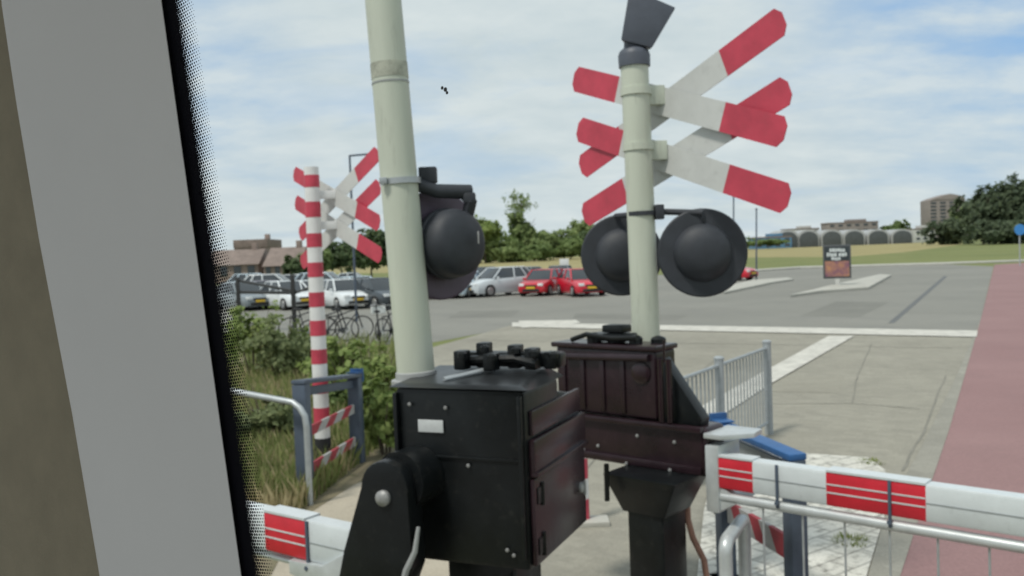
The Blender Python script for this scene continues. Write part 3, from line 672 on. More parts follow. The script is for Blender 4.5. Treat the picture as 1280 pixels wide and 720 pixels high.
# ------------------------------------------------------------------ far crossbuck on a striped post
fp = G(405, 590); ft = at(389, 209, 10.0); fp = V((fp.x, fp.y, 0)); ft = at(389, 209, fp.y)
fx = thing('crossing_sign', tuple(fp), 'slim red and white striped post with small double cross in the weeds', 'crossing sign')
dirp = (ft - fp)
b = MB(); b.tube(fp + dirp * 0.115, ft, 0.088, 0.082, 24, 0)
b.build('post', M['white'], fx)
b = MB(); b.tube(fp, fp + dirp * 0.115, 0.092, 0.092, 24); b.lathe([(.12, 0), (.12, .03)], fp, UP, 20); b.build('foot', M['rubber'], fx)
fr = lambda y: (590 - y) / (590 - 209.0)
for ya, yb in ((219, 234), (252, 271), (291, 308), (327, 345), (364, 382), (399, 418), (435, 453), (472, 490), (508, 527)):
    b = MB(); pa, pb_ = fp + dirp * fr(yb), fp + dirp * fr(ya)
    ra = 0.0915 - .006 * fr(ya); b.tube(pa, pb_, ra, ra, 24); b.build('red_band', M['red'], fx)
D2 = V((0.66, -0.75, 0)).normalized(); N2 = V((0.75, 0.66, 0)).normalized()
for cp, z in (((417, 246), 0), ((419, 284), 1)):
    cc = at(*cp, fp.y + .08)
    plank(cc, 0, D2, N2, R(-21), 0.99, 0.50, 0.18, 0.006, 0.0, fx); plank(cc, 0, D2, N2, R(24), 0.99, 0.50, 0.18, 0.006, 0.03, fx)
    b = MB(); b.box((cc + fp + dirp * fr(cp[1] - 3)) / 2 + V((0, 0, .01)), (0.28, 0.05, 0.09), clip_axes(V((1, .2, 0))), .005); b.build('clamp_bracket', M['white'], fx)

# ------------------------------------------------------------------ metal fence right of the machine
fa, fb = V((1.55, 8.55, 0)), V((3.18, 11.05, 0))
fd = (fb - fa).normalized(); fl = (fb - fa).length
fe = thing('metal_fence', tuple((fa + fb) / 2), 'grey metal bar fence beside the road with two stout posts', 'fence')
b = MB(); b.tube(fa + UP * 1.10, fb + UP * 1.10, .02, None, 8); b.tube(fa + UP * .16, fb + UP * .16, .02, None, 8); b.build('rails', M['fence'], fe)
for t in (0.0, 1.25 / 2.98 * 1.0, 1.0):
    c = fa + fd * (fl * t); b = MB(); b.tube(c, c + UP * 1.17, .052, None, 14); b.lathe([(.058, 0), (.058, .02), (.03, .035)], c + UP * 1.165, UP, 14); b.build('post', M['fence'], fe)
for i in range(1, 26):
    t = i / 26
    if abs(t - 1.25 / 2.98) < 0.02: continue
    c = fa + fd * (fl * t); b = MB(); b.tube(c + UP * .16, c + UP * 1.10, .011, None, 8); b.build('bar', M['fence'], fe)

# ------------------------------------------------------------------ blue topped chicane gates
def stripe_board(A, B, h, thick, nrm, n, lean, parent, name='striped_board'):
    """horizontal board from A to B (bottom edge) with slanted red and white stripes cut into its face"""
    d = (B - A); b = MB(); k = 2 * n
    for i in range(k):
        t0, t1 = i / k, (i + 1) / k
        s0, s1 = (min(1, max(0, t + lean)) for t in (t0, t1))
        e0_, e1_ = (min(1, max(0, t)) for t in (t0, t1))
        if i == 0: s0 = 0
        if i == k - 1: s1 = 1
        pts = [A + d * e0_, A + d * e1_, A + d * s1 + UP * h, A + d * s0 + UP * h]
        b.prism(pts, nrm * thick, 0, i % 2)
    return b.build(name, [M['boardred'], M['boardwhite']], parent, smooth=False)
def gate(label, near, far, hn, boards, parentname='cycle_gate', pw=0.085, hf=None, rail='blue', panel='frame'):
    hf = hf or hn
    d = (far - near).normalized(); s = V((d.y, -d.x, 0)); AXg = (d, s, UP)
    g = thing(parentname, tuple((near + far) / 2), label, 'cycle gate', 'blue topped gates by the crossing')
    for c, h in ((near, hn), (far, hf)):
        b = MB(); b.box(c + UP * h / 2, (pw, pw, h), AXg, .012); b.box(c + UP * .01, (.2, .2, .02), AXg, .003); b.build('leg', M['frame'], g)
    b = MB(); A = near + UP * (hn + .02); B = far + UP * (hf + .02)
    dd_ = (B - A).normalized(); b.box((A + B) / 2, ((B - A).length + pw, pw + .01, .042), (dd_, s, dd_.cross(s) * -1), .01); b.build('top_rail', M[rail], g)
    b = MB(); b.box(B + dd_ * (pw * .5 + .012), (.03, pw + .02, .16), (dd_, s, UP), .006); b.box(B + UP * .034, (pw * 1.2, pw + .012, .012), (dd_, s, dd_.cross(s) * -1), .002); b.build('end_cap', M['blue'], g)
    b = MB(); A -= UP * .10; B -= UP * .10; b.box((A + B) / 2, ((B - A).length - pw, .03, .09), (dd_, s, dd_.cross(s) * -1), .006); b.build('upper_panel', M[panel], g)
    for z, h in boards:
        stripe_board(near + d * pw * .6 + UP * z - s * .015, far - d * pw * .6 + UP * z - s * .015, h, .03, s, 3, .12, g)
    return g
gate('dark gate with blue top rail standing in the weeds behind the striped post', G(383, 625), G(448, 580), 1.18, ((.62, .10), (.24, .10)), hf=1.03, pw=.14, rail='frame')
gn, gf = at(995, 700, 5.32), at(908, 700, 6.25); gn.z = gf.z = 0
gate('dark gate with blue top rail behind the boom on pale tiles', gn, gf, 1.09, ((.44, .15),), hf=1.10, pw=.11, panel='fence')
# curved silver rail at the left
b = MB()
r0, r1, r2 = at(285, 488, 8.9), at(366, 503, 8.62), at(381, 520, 8.55)
r3 = V((r2.x + .01, r2.y, 0))
b.path([r0 + (r0 - r1) * .6, r0, r1 + (r0 - r1) * .15, r1, (r1 + r2) / 2 + V((.01, 0, .012)), r2, r2 + V((.012, 0, -.12)), r3], .031, 12)
rl = r0 + (r0 - r1) * .55
b.tube(V((rl.x, rl.y, 0)), rl, .036, None, 12)
tag(b.build('hand_rail', M['steel']), 'curved bare silver tube rail in the weeds beside the window edge', 'rail')
# silver hoop in the right foreground
h0, h1 = at(906, 668, 5.0), at(930, 656, 5.45)
dh = (h1 - h0); dh.z = 0; top = (h0.z + h1.z) / 2
b = MB()
pts = [V((h0.x, h0.y, 0)), V((h0.x, h0.y, top - .07))]
for k in range(1, 6):
    a = k * math.pi / 12; pts.append(V((h0.x, h0.y, top - .07)) + dh.normalized() * (.07 * (1 - math.cos(a))) + UP * .07 * math.sin(a))
for k in range(1, 6):
    a = math.pi / 2 - k * math.pi / 12; pts.append(V((h1.x, h1.y, top - .07)) - dh.normalized() * (.07 * (1 - math.cos(a))) + UP * .07 * math.sin(a))
pts += [V((h1.x, h1.y, top - .07)), V((h1.x, h1.y, 0))]
b.path(pts, .04, 14)
tag(b.build('hoop_rail', M['bright']), 'low silver tube hoop in front of the striped board under the boom', 'hoop')
# salmon hose
b = MB(); b.path([at(858, 612, 5.45), at(860, 650, 5.42), at(866, 672, 5.4), at(880, 700, 5.36), at(886, 740, 5.36), at(884, 800, 5.4), at(880, 1000, 5.4) * 1], .02, 10)
tag(b.build('cable_hose', M['cable']), 'salmon coloured hose hanging down beside the black machine stand', 'hose')
# small striped bollard
bp_ = G(731, 655)
bl = thing('bollard', tuple(bp_), 'short red and white bollard on a pale foot between the two black machines', 'bollard')
b = MB()
for i in range(5): b.tube(bp_ + UP * (.05 + i * .18), bp_ + UP * (.05 + (i + 1) * .18), .045, None, 16, 0 if i % 2 == 0 else 1)
b.build('post', [M['red'], M['white']], bl)
b = MB(); b.box(bp_ + UP * .025 + V((.06, -.02, 0)), (.30, .22, .05), None, .01); b.build('foot_plate', M['kerb'], bl)

# ------------------------------------------------------------------ vegetation
def leaves_mesh(centres, size, name, m, parent=None, jitter=0.45, elong=1.5, up=0.25):
    n = len(centres); c = np.asarray(centres)
    ce = c.mean(axis=0); ext = c.std(axis=0) + 1e-6; nr = (c - ce) / ext; nr /= np.linalg.norm(nr, axis=1)[:, None] + 1e-9
    nr = nr + np.array((0, 0, .45)) + nprng.normal(size=(n, 3)) * .55; nr /= np.linalg.norm(nr, axis=1)[:, None]
    a = nprng.normal(size=(n, 3)); a -= nr * np.sum(a * nr, axis=1)[:, None]; a /= np.linalg.norm(a, axis=1)[:, None]
    q = np.cross(nr, a)
    s = size * (1 + jitter * nprng.uniform(-1, 1, size=n))[:, None]
    v = np.stack([c - a * s * elong * .5, c + q * s * .5 - a * s * .05, c + a * s * elong * .5, c - q * s * .5 + a * s * .08], axis=1).reshape(-1, 3)
    me = bpy.data.meshes.new(name); me.from_pydata(v.tolist(), [], (np.arange(4 * n).reshape(n, 4)).tolist()); me.materials.append(m)
    return link(name, me, parent)
def crown_points(c, rad, nl, n, seed, low=-0.6):
    """clumps on and in an uneven body of several lobes"""
    rg = np.random.default_rng(seed); pts = []
    c = np.array(c); rad = np.array(rad)
    lobes = []
    for i in range(nl):
        d = rg.normal(size=3); d /= np.linalg.norm(d); d[2] = max(d[2], low)
        lobes.append((c + d * rad * rg.uniform(.15, .75), rad * rg.uniform(.28, .55)))
    per = n // nl
    for lc, lr in lobes:
        k = max(4, per // 22)
        for j in range(k):
            d = rg.normal(size=3); d /= np.linalg.norm(d); cc = lc + d * lr * rg.uniform(.5, 1.05)
            pts.append(cc + rg.normal(size=(22, 3)) * lr * .17)
    return np.concatenate(pts)
def tree(base, h, r, m, label, name='tree', group=None, n=2600, nl=12, leaf=0.5, trunk_h=0.3, seed=1, crown_z=None, rz=None, low=-0.6):
    t = thing(name, tuple(base), label, 'tree', group)
    n = int(n * 2.2); nl = int(nl * 1.5); leaf *= 1.15
    th = h * trunk_h; b = MB(); rg = random.Random(seed)
    b.path([base, base + V((rg.uniform(-.02, .02) * h, 0, th * .6)), base + V((rg.uniform(-.03, .03) * h, 0, th * 1.4)), base + V((0, 0, h * .72))], [h * .022, h * .018, h * .013, h * .004], 8)
    for k in range(6):
        a = rg.uniform(0, 6.28); z0_ = th * rg.uniform(.8, 1.5); p0_ = base + UP * z0_
        b.path([p0_, p0_ + V((math.cos(a) * r * .4, math.sin(a) * r * .4, h * .14)), p0_ + V((math.cos(a) * r * .75, math.sin(a) * r * .75, h * .3))], [h * .009, h * .006, h * .002], 6)
    b.build('trunk', M['trunk'], t)
    cz = crown_z if crown_z else h * .6; rzv = rz if rz else h - cz
    pts = crown_points((base.x, base.y, base.z + cz), (r, r, rzv), nl, n, seed, low)
    pts = pts[(pts[:, 2] > base.z + .1) & (pts[:, 2] < base.z + h * 1.03)]
    leaves_mesh(pts, leaf, 'crown', m, t)
    return t
def tr_at(px, ytop, dist, wpx, m, label, **k):
    """a tree standing dist metres off, its top and width as given in pixels"""
    if k.get('group') == TG and 139 <= dist < 190:
        h0_ = at(px, ytop, dist).z; dist *= 1.9; f_ = at(px, ytop, dist).z / h0_
        for q_ in ('crown_z', 'rz'):
            if q_ in k: k[q_] *= f_
        k['leaf'] *= 1.6
    wpx *= 1.3; c = at(px, ytop, dist); h = c.z; base = V((c.x, c.y, 0)); return tree(base, h, wpx / 2 * dist / FOC, m, label, **k)
TG = 'trees behind the car park'
tr_at(650, 252, 150, 38, M['leaf_fresh'], 'tall thin topped tree rising above its neighbours behind the silver car', group=TG, n=2000, nl=14, leaf=.42, seed=3, crown_z=5.4, rz=5)
tr_at(650, 228, 151, 38, M['leaf_fresh'], 'slender sparse leader poking out above the tallest crown', group=TG, n=100, nl=9, leaf=.24, seed=35, crown_z=10.2, rz=5.0)
tr_at(605, 268, 140, 44, M['leaf_lite'], 'bright green tree just right of the dark plum lamp', group=TG, n=2200, leaf=.4, seed=4)
tr_at(690, 282, 165, 60, M['leaf_fresh'], 'rounded mid green tree right of the tallest tree', group=TG, n=2600, leaf=.42, seed=5, crown_z=4.2)
tr_at(725, 274, 185, 40, M['leaf_fresh'], 'rounded green tree partly behind the left black disc', group=TG, n=2000, leaf=.42, seed=6, crown_z=6)
tr_at(762, 280, 185, 60, M['leaf_fresh'], 'green tree mostly hidden by the left black disc', group=TG, n=2000, leaf=.42, seed=61, crown_z=5)
tr_at(632, 298, 140, 50, M['leaf_fresh'], 'low olive bush at the foot of the tallest tree', group=TG, n=1800, leaf=.38, seed=7, crown_z=2.2)
tr_at(668, 304, 140, 50, M['leaf_mid'], 'low dark bush behind the red cars', group=TG, n=1600, leaf=.38, seed=8, crown_z=1.9)
tr_at(570, 285, 150, 60, M['leaf_fresh'], 'green tree largely hidden behind the dark plum lamp', group=TG, n=1600, leaf=.42, seed=9, crown_z=3.6)
tr_at(425, 296, 95, 74, M['leaf_dark'], 'dark tree behind the small crosses', group=TG, n=2600, leaf=.3, seed=10, crown_z=3)
tr_at(462, 288, 105, 60, M['leaf_dark'], 'dark tree left of the tall plain post', group=TG, n=2400, leaf=.3, seed=12, crown_z=3.4)
tr_at(392, 308, 90, 40, M['leaf_mid'], 'smaller green tree beside the brick house', group=TG, n=1400, leaf=.28, seed=13, crown_z=2.5)
tr_at(370, 318, 80, 34, M['leaf_dark'], 'low shrub in front of the house with the plain gable', group=TG, n=900, leaf=.25, seed=14, crown_z=1.8)
for i, (px, top_, wpx, mm_, lab) in enumerate(((600, 296, 44, 'leaf_mid', 'low green bush beside the plum lamp, at the edge of the dry field'), (640, 290, 40, 'leaf_mid', 'round mid height bush left under the tallest tree'), (676, 288, 44, 'leaf_fresh', 'olive bush between the tallest tree and the rounded green tree'), (712, 292, 44, 'leaf_mid', 'green bush over the small white sign'), (738, 288, 40, 'leaf_dark', 'dark green bush touching the left black disc'))):
    tr_at(px, top_, 146 + i, wpx, M[mm_], lab, group=TG, n=2200, leaf=.4, seed=70 + i, crown_z=2.6, low=-.95)
FG = 'trees at the far right of the meadow'
tr_at(1228, 226, 260, 60, M['leaf_hazed'], 'big dark tree left of the pair at the frame edge', group=FG, n=3600, leaf=.7, seed=15, crown_z=9, low=-.95)
tr_at(1274, 216, 250, 76, M['leaf_hazed'], 'tallest dark tree cut off by the frame edge', group=FG, n=4200, leaf=.7, seed=16, crown_z=9, low=-.95)
tr_at(1320, 220, 250, 80, M['leaf_hazed'], 'dark tree beyond the right frame edge', group=FG, n=2000, leaf=.8, seed=17, crown_z=9, low=-.95)
tr_at(1186, 271, 300, 48, M['leaf_hazed'], 'low dark bush under the tall apartment block', group=FG, n=2200, leaf=.65, seed=18, crown_z=4, low=-.95)
tr_at(1250, 268, 245, 70, M['leaf_hazed'], 'dense dark thicket at the foot of the big dark trees', group=FG, n=3000, leaf=.6, seed=19, crown_z=3.8, low=-.95)
tr_at(1125, 273, 620, 26, M['leaf_mid'], 'small round tree over the white arched sheds', group=FG, n=900, leaf=1.1, seed=20)
tr_at(1106, 281, 620, 16, M['leaf_mid'], 'tiny round tree over the white arched sheds, left of the bigger one', group=FG, n=500, leaf=1.0, seed=21)
tr_at(1210, 250, 380, 34, M['leaf_mid'], 'green tree between the apartment block and the dark trees', group=FG, n=1500, leaf=.8, seed=24)
for i, (px, top_, wpx, lab) in enumerate(((845, 294, 60, 'distant green clump seen between the two black discs'), (920, 297, 50, 'distant green clump right of the right black disc'), (960, 299, 44, 'far low clump beside the blue cladded building'))):
    tr_at(px, top_, 420, wpx, M['leaf_mid'], lab, group='far clumps over the meadow', n=1200, leaf=.9, seed=40 + i, crown_z=3.5)

def shrub(base, h, r, m, label, seed, n=1500, leaf=.09, name='shrub'):
    t = thing(name, tuple(base), label, 'shrub', 'shrubs in the weedy verge')
    b = MB(); rg = random.Random(seed)
    for k in range(9):
        a = rg.uniform(0, 6.28); rr_ = rg.uniform(.2, .8) * r
        b.path([base + V((math.cos(a) * r * .1, math.sin(a) * r * .1, 0)), base + V((math.cos(a) * rr_ * .5, math.sin(a) * rr_ * .5, h * .5)), base + V((math.cos(a) * rr_, math.sin(a) * rr_, h * rg.uniform(.7, 1.05)))], [.012, .009, .004], 5)
    b.build('stems', M['trunk'], t)
    pts = crown_points((base.x, base.y, h * .5), (r, r, h * .55), 14, n, seed, -.8); pts = pts[pts[:, 2] > .03]
    leaves_mesh(pts, leaf, 'foliage', m, t); return t
SH = [(318, 470, 1.45, .9, 'leaf_lite', 'tall green shrub beside the dotted window edge'), (350, 478, 1.25, .75, 'leaf_olive', 'olive shrub left of the striped post, behind the silver rail'),
      (392, 470, 1.0, .8, 'leaf_lite', 'light green shrub directly behind the striped post'), (435, 492, 1.05, .75, 'leaf_lite', 'green shrub over the blue gate rail'),
      (470, 525, 1.15, .65, 'leaf_lite', 'bright shrub between blue gate and tall plain post'), (482, 570, .95, .5, 'leaf_lite', 'leafy bush against the left side of the black machine box'),
      (336, 560, .8, .55, 'leaf_olive', 'low olive bush under the silver rail'), (425, 520, .6, .5, 'leaf_mid', 'low green bush inside the blue topped gate')]
for i, (px, py, h, r, m, lab) in enumerate(SH): shrub(G(px, py), h, r, M[m], lab, 60 + i, n=1700, leaf=.078)
# grass and weeds of the verge: one uncountable object
def blades(poly_px, n, h, name, m, label, seed):
    rg = np.random.default_rng(seed); vs = []; fs = []
    k = 0
    (xa, xb, ya, yb) = poly_px
    for i in range(n):
        py = yb - (yb - ya) * rg.uniform() ** 1.0; px = rg.uniform(xa, xb)
        lim = 500 - max(0, (py - 540)) * 1.2
        if px > lim: continue
        g = G(px, py); hh = h * rg.uniform(.35, 1.2); wdt = .008 * rg.uniform(.7, 2); a = rg.uniform(0, 6.28); l = rg.uniform(0, .5) * hh
        dx, dy = math.cos(a), math.sin(a)
        vs += [(g.x - dy * wdt, g.y + dx * wdt, .02), (g.x + dy * wdt, g.y - dx * wdt, .02), (g.x + dx * l * .35 + dy * wdt * .6, g.y + dy * l * .35 - dx * wdt * .6, hh * .6), (g.x + dx * l, g.y + dy * l, hh)]
        fs.append((k, k + 1, k + 2, k + 3)); k += 4
    me = bpy.data.meshes.new(name); me.from_pydata(vs, [], fs); me.materials.append(m)
    return tag(link(name, me), label, 'grass', kind='stuff')
blades((250, 505, 425, 640), 15000, .32, 'grass', M['grass'], 'weedy green grass on the verge left of the machine', 1)
blades((260, 440, 470, 660), 5000, .30, 'dry_grass', M['straw'], 'dry straw coloured grass on the verge under the silver rail', 2)

def tuft(px, py, h, r, n, label):
    g = G(px, py); rg = np.random.default_rng(int(px)); vs = []; fs = []
    for k in range(n):
        a = rg.uniform(0, 6.28); d = rg.uniform(0, 1) ** .5 * r; x, y = g.x + math.cos(a) * d, g.y + math.sin(a) * d; hh = h * rg.uniform(.4, 1.1); l = rg.uniform(.1, .8) * hh; w_ = .006
        dx_, dy_ = math.cos(a), math.sin(a); j = len(vs)
        vs += [(x - dy_ * w_, y + dx_ * w_, .015), (x + dy_ * w_, y - dx_ * w_, .015), (x + dx_ * l * .4 + dy_ * w_, y + dy_ * l * .4 - dx_ * w_, hh * .6), (x + dx_ * l, y + dy_ * l, hh)]; fs.append((j, j + 1, j + 2, j + 3))
    me = bpy.data.meshes.new('weed_tuft'); me.from_pydata(vs, [], fs); me.materials.append(M['grass'])
    tag(link('weed_tuft', me), label, 'weed', 'weeds in the paving joints')
tuft(1088, 580, .05, .14, 110, 'green weed tuft at the far edge of the pale tiles')
tuft(1064, 680, .07, .14, 120, 'low weed tuft among the pale tiles under the boom')
tuft(668, 655, .08, .10, 90, 'small weed tuft at the foot of the big black machine box')
# ------------------------------------------------------------------ buildings
def bx(b, c, size, yaw=0, bev=0, mi=0):
    d = V((math.cos(yaw), math.sin(yaw), 0)); b.box(c, size, (d, V((-d.y, d.x, 0)), UP), bev, mi)
def house(px, dist, wpx, ridge_y, eave_y, label, wall, roofm, flat_top=False):
    c = at(px, 330, dist); wd = wpx * dist / FOC; zr = at(px, ridge_y, dist).z; ze = at(px, eave_y, dist).z
    h = thing('house', (c.x, c.y, 0), label, 'house', 'houses behind the car park')
    b = MB(); b.box((c.x, c.y, ze / 2), (wd, 8, ze), None, .02); b.build('wall', wall, h)
    b = MB()
    if flat_top: b.box((c.x, c.y, (ze + zr) / 2 + .01), (wd * 1.03, 8.3, zr - ze), None, .03)
    else: b.hexa([V((c.x - wd * .53, c.y - 4.4, ze + .01)), V((c.x + wd * .53, c.y - 4.4, ze + .01)), V((c.x + wd * .53, c.y + 4.4, ze + .01)), V((c.x - wd * .53, c.y + 4.4, ze + .01))],
                 [V((c.x - wd * .50, c.y - .12, zr)), V((c.x + wd * .50, c.y - .12, zr)), V((c.x + wd * .50, c.y + .12, zr)), V((c.x - wd * .50, c.y + .12, zr))], .02)
    rf = b.build('roof', roofm, h)
    b = MB(); b.box((c.x + wd * .3, c.y, zr + .3), (.7, .7, 1.1), None, .03); b.build('chimney', wall, rf)
    for i in range(4):
        b = MB(); b.box((c.x - wd * .38 + i * wd * .25, c.y - 4.02, ze * .66), (wd * .13, .06, 1.3), None, .01); b.build('window', M['pane'], h)
    return h
house(300, 120, 66, 312, 331, 'long brown brick house with tiled roof left behind the car park', M['brick'], M['roof'])
house(324, 135, 40, 300, 310, 'flat topped grey brown block rising over the brick house roofs', M['brick'], M['roof'], True)
house(362, 118, 44, 309, 332, 'brown house with plain gable between the block and the striped post', M['brick'], M['roof'])
def apartment():
    Z = 700; cx = at(1186, 300, Z); wd = 58 * Z / FOC; ht = at(1186, 246, Z).z
    a = thing('apartment_tower', (cx.x, cx.y, 0), 'tall brown apartment block with rounded top beyond the meadow', 'building')
    b = MB()
    b.box((cx.x - wd * .12, cx.y, ht * .46), (wd * .76, 16, ht * .92), None, .3); b.build('wall', M['tower'], a)
    b = MB(); b.prism([V((cx.x - wd * .5, cx.y - 8.3, ht * .92 + .03)), V((cx.x + wd * .27, cx.y - 8.3, ht * .92 + .03)), V((cx.x + wd * .2, cx.y - 8.3, ht * 1.0)), V((cx.x - wd * .05, cx.y - 8.3, ht * 1.06)), V((cx.x - wd * .36, cx.y - 8.3, ht * .98))], (0, 16.6, 0), .2); b.build('roof', M['tower'], a)
    b = MB(); b.box((cx.x + wd * .36, cx.y + 2, ht * .40), (wd * .28, 15, ht * .80), None, .3); b.build('wing', M['tower'], a)
    for k in range(11):
        for i in range(4):
            b = MB(); b.box((cx.x - wd * .42 + i * wd * .2, cx.y - 8.06, ht * (.07 + k * .079)), (wd * .12, .2, 1.5), None, .02); b.build('window', M['pane'], a)
    for k in range(6):
        b = MB(); b.box((cx.x + wd * .36, cx.y - 6.2, ht * (.1 + k * .12)), (wd * .2, 1.6, 1.1), None, .05); b.build('balcony', M['conc'], a)
apartment()
def flats(px, dist, wpx, top_y, label, m, storeys, name='brick_building'):
    c = at(px, 300, dist); wd = wpx * dist / FOC; h = at(px, top_y, dist).z
    a = thing(name, (c.x, c.y, 0), label, 'building')
    b = MB(); b.box((c.x, c.y, h / 2), (wd, 14, h), None, .1); b.build('wall', m, a)
    b = MB(); b.box((c.x, c.y, h + .36), (wd * 1.02, 14.4, .7), None, .1); b.build('roof', M['roof'], a)
    b = MB(); b.box((c.x + wd * .12, c.y, h + 1.6), (wd * .35, 9, 1.8), None, .1); b.build('roof_storey', m, a)
    n = max(3, int(wd / 5))
    for k in range(storeys):
        for i in range(n):
            b = MB(); b.box((c.x - wd * .5 + (i + .5) * wd / n, c.y - 7.05, h * (k + .6) / storeys), (wd / n * .5, .15, 1.4), None, .02); b.build('window', M['pane'], a)
flats(1062, 620, 62, 279, 'brown flat roofed brick building over the white arched sheds', M['tower'], 4)
flats(1000, 640, 40, 287, 'grey low building left of the brown brick building', M['conc'], 3, 'office_building')
flats(962, 520, 46, 297.5, 'low blue clad building at the left end of the sheds', M['bluecl'], 2, 'blue_building')
flats(1150, 560, 26, 287, 'small pale house beneath the apartment tower', M['conc'], 2, 'small_house')
def shed(px, wpx, label, dist=520):
    c = at(px, 303, dist); wd = wpx * dist / FOC; zt = at(px, 286.5 + (1100 - px) * .008, dist).z
    s = thing('arched_shed', (c.x, c.y, 0), label, 'shed', 'row of white arched sheds')
    pts = []; pin = []
    for k in range(11):
        a = math.pi - k * math.pi / 10
        pts.append(V((c.x + math.cos(a) * wd * .5, c.y, zt * .60 + math.sin(a) * zt * .40))); pin.append(V((c.x + math.cos(a) * wd * .43, c.y - .3, zt * .48 + math.sin(a) * zt * .42)))
    b = MB(); b.prism([V((c.x - wd * .5, c.y, 0))] + pts + [V((c.x + wd * .5, c.y, 0))], (0, 20, 0), .05); b.build('shell', M['shed'], s)
    b = MB(); b.prism([V((c.x - wd * .43, c.y - .3, 0))] + pin + [V((c.x + wd * .43, c.y - .3, 0))], (0, .28, 0), .02); b.build('door', M['dark'], s)
for i, px in enumerate((985, 1011, 1040, 1068, 1098, 1128)):
    shed(px, 27, ['first', 'second', 'third', 'fourth', 'fifth', 'sixth'][i] + ' white arched shed from the left with dark round door')

# ------------------------------------------------------------------ cars
def loft(b, secs, mi=0):
    """secs: list of (y, [(x, z)...]) rings of equal length"""
    n = len(secs[0][1]); vs = [V((x, y, z)) for y, ring in secs for x, z in ring]; fs = [tuple(range(n)), tuple(range((len(secs) - 1) * n, len(secs) * n))]
    for i in range(len(secs) - 1):
        for k in range(n): fs.append((i * n + k, i * n + (k + 1) % n, (i + 1) * n + (k + 1) % n, (i + 1) * n + k))
    b._add(vs, fs, mi)
def make_car(kind, col, label):
    Lc, Hc, hw, bon, wb = dict(hatch=(4.0, 1.48, .86, .92, 1.25), suv=(4.5, 1.68, .91, 1.04, 1.35), sedan=(4.5, 1.45, .88, .90, 1.35), van=(5.0, 1.98, .95, 1.12, 1.55))[kind]
    c = thing('parked_car', (0, 0, 0), label, 'car', 'cars parked behind the crossing')
    h = Lc / 2
    def ring(hw_, z0, z1):
        return [(-hw_ * .93, z0), (-hw_, z0 + .12), (-hw_, z1 - .16), (-hw_ * .93, z1 - .03), (-hw_ * .78, z1), (hw_ * .78, z1), (hw_ * .93, z1 - .03), (hw_, z1 - .16), (hw_, z0 + .12), (hw_ * .93, z0)]
    b = MB(); back = bon if kind in ('sedan',) else bon + .06
    loft(b, [(-h, ring(hw * .80, .30, bon * .66)), (-h + .10, ring(hw * .93, .22, bon * .78)), (-h + .5, ring(hw * .99, .20, bon * .90)), (-h + 1.15, ring(hw, .19, bon)), (0, ring(hw, .19, bon + .03)), (h - .8, ring(hw, .19, back + .02)), (h - .15, ring(hw * .97, .24, back)), (h, ring(hw * .85, .34, back * .86))])
    b.build('body', col, c, local=True)
    ws, rs, tr_, br_ = dict(hatch=(-.95, -.25, h - .85, h - .12), suv=(-1.05, -.30, h - .75, h - .15), sedan=(-.95, -.25, h - 1.45, h - .75), van=(-1.75, -1.05, h - .25, h - .08))[kind]
    zb = bon - .02; zt = Hc - .03; b = MB()
    lo = [V((-hw * .93, ws, zb)), V((hw * .93, ws, zb)), V((hw * .93, br_, zb)), V((-hw * .93, br_, zb))]; hi = [V((-hw * .72, rs, zt)), V((hw * .72, rs, zt)), V((hw * .72, tr_, zt)), V((-hw * .72, tr_, zt))]
    if kind == 'van':
        b.hexa(lo, hi, .05); b.build('upper_body', col, c, local=True); b = MB()
        fm = [lo[0] * .92 + lo[1] * .08, lo[1] * .92 + lo[0] * .08, hi[1] * .92 + hi[0] * .08, hi[0] * .92 + hi[1] * .08]; b.prism([p + V((0, -.012, 0)) for p in fm], (0, .02, 0), 0); b.build('windscreen', M['glass'], c, local=True)
        for sx in (-1, 1):
            b = MB(); b.prism([V((sx * hw * .925, ws + .12, zb + .05)), V((sx * hw * .925, ws + 1.15, zb + .05)), V((sx * hw * .75, ws + 1.15, zt - .12)), V((sx * hw * .75, ws + .75, zt - .12))], (sx * .03, 0, 0), 0); b.build('side_window', M['glass'], c, local=True)
    else:
        b.hexa(lo, hi, .05); b.build('windows', M['glass'], c, local=True)
    b = MB(); b.hexa([p + V((0, 0, -.01)) for p in hi], [V((p.x * .93, p.y * .97, Hc)) for p in hi], .02); b.build('roof', col, c, local=True)
    pil = [(lo[i], hi[i], .042) for i in range(4)]
    for s in (-1, 1):
        ym = (ws + br_) / 2; yt = (rs + tr_) / 2; pil.append((V((s * hw * .94, ym, zb)), V((s * hw * .73, yt, zt)), .045))
        if kind in ('suv', 'van'): pil.append((V((s * hw * .94, ym + (br_ - ym) * .6, zb)), V((s * hw * .73, yt + (tr_ - yt) * .6, zt)), .05))
    for pa, pb_, r_ in (pil if kind != 'van' else []): b = MB(); b.path([pa, pb_], r_, 6); b.build('pillar', col, c, local=True)
    for s in (-1, 1):
        for yy in (-wb, wb):
            rad = .36 if kind in ('suv', 'van') else .32
            b = MB(); b.lathe([(rad * .62, -.11), (rad, -.10), (rad, .10), (rad * .62, .11)], V((s * (hw - .07), yy, rad)), V((1, 0, 0)), 20); wl = b.build('wheel', M['tyre'], c, local=True)
            b = MB(); b.lathe([(rad * .64, 0), (rad * .6, .02), (rad * .2, .03)], V((s * (hw + .032), yy, rad)), V((s, 0, 0)), 16); b.build('rim', M['rim'], wl, local=True)
        b = MB(); b.box((s * hw * .66, -h + .10, bon * .72), (hw * .36, .22, .15), None, .03); b.build('headlight', M['lamp'], c, local=True)
        b = MB(); b.box((s * (hw + .07), ws + .25, bon + .05), (.16, .12, .13), None, .03); b.build('wing_mirror', col, c, local=True)
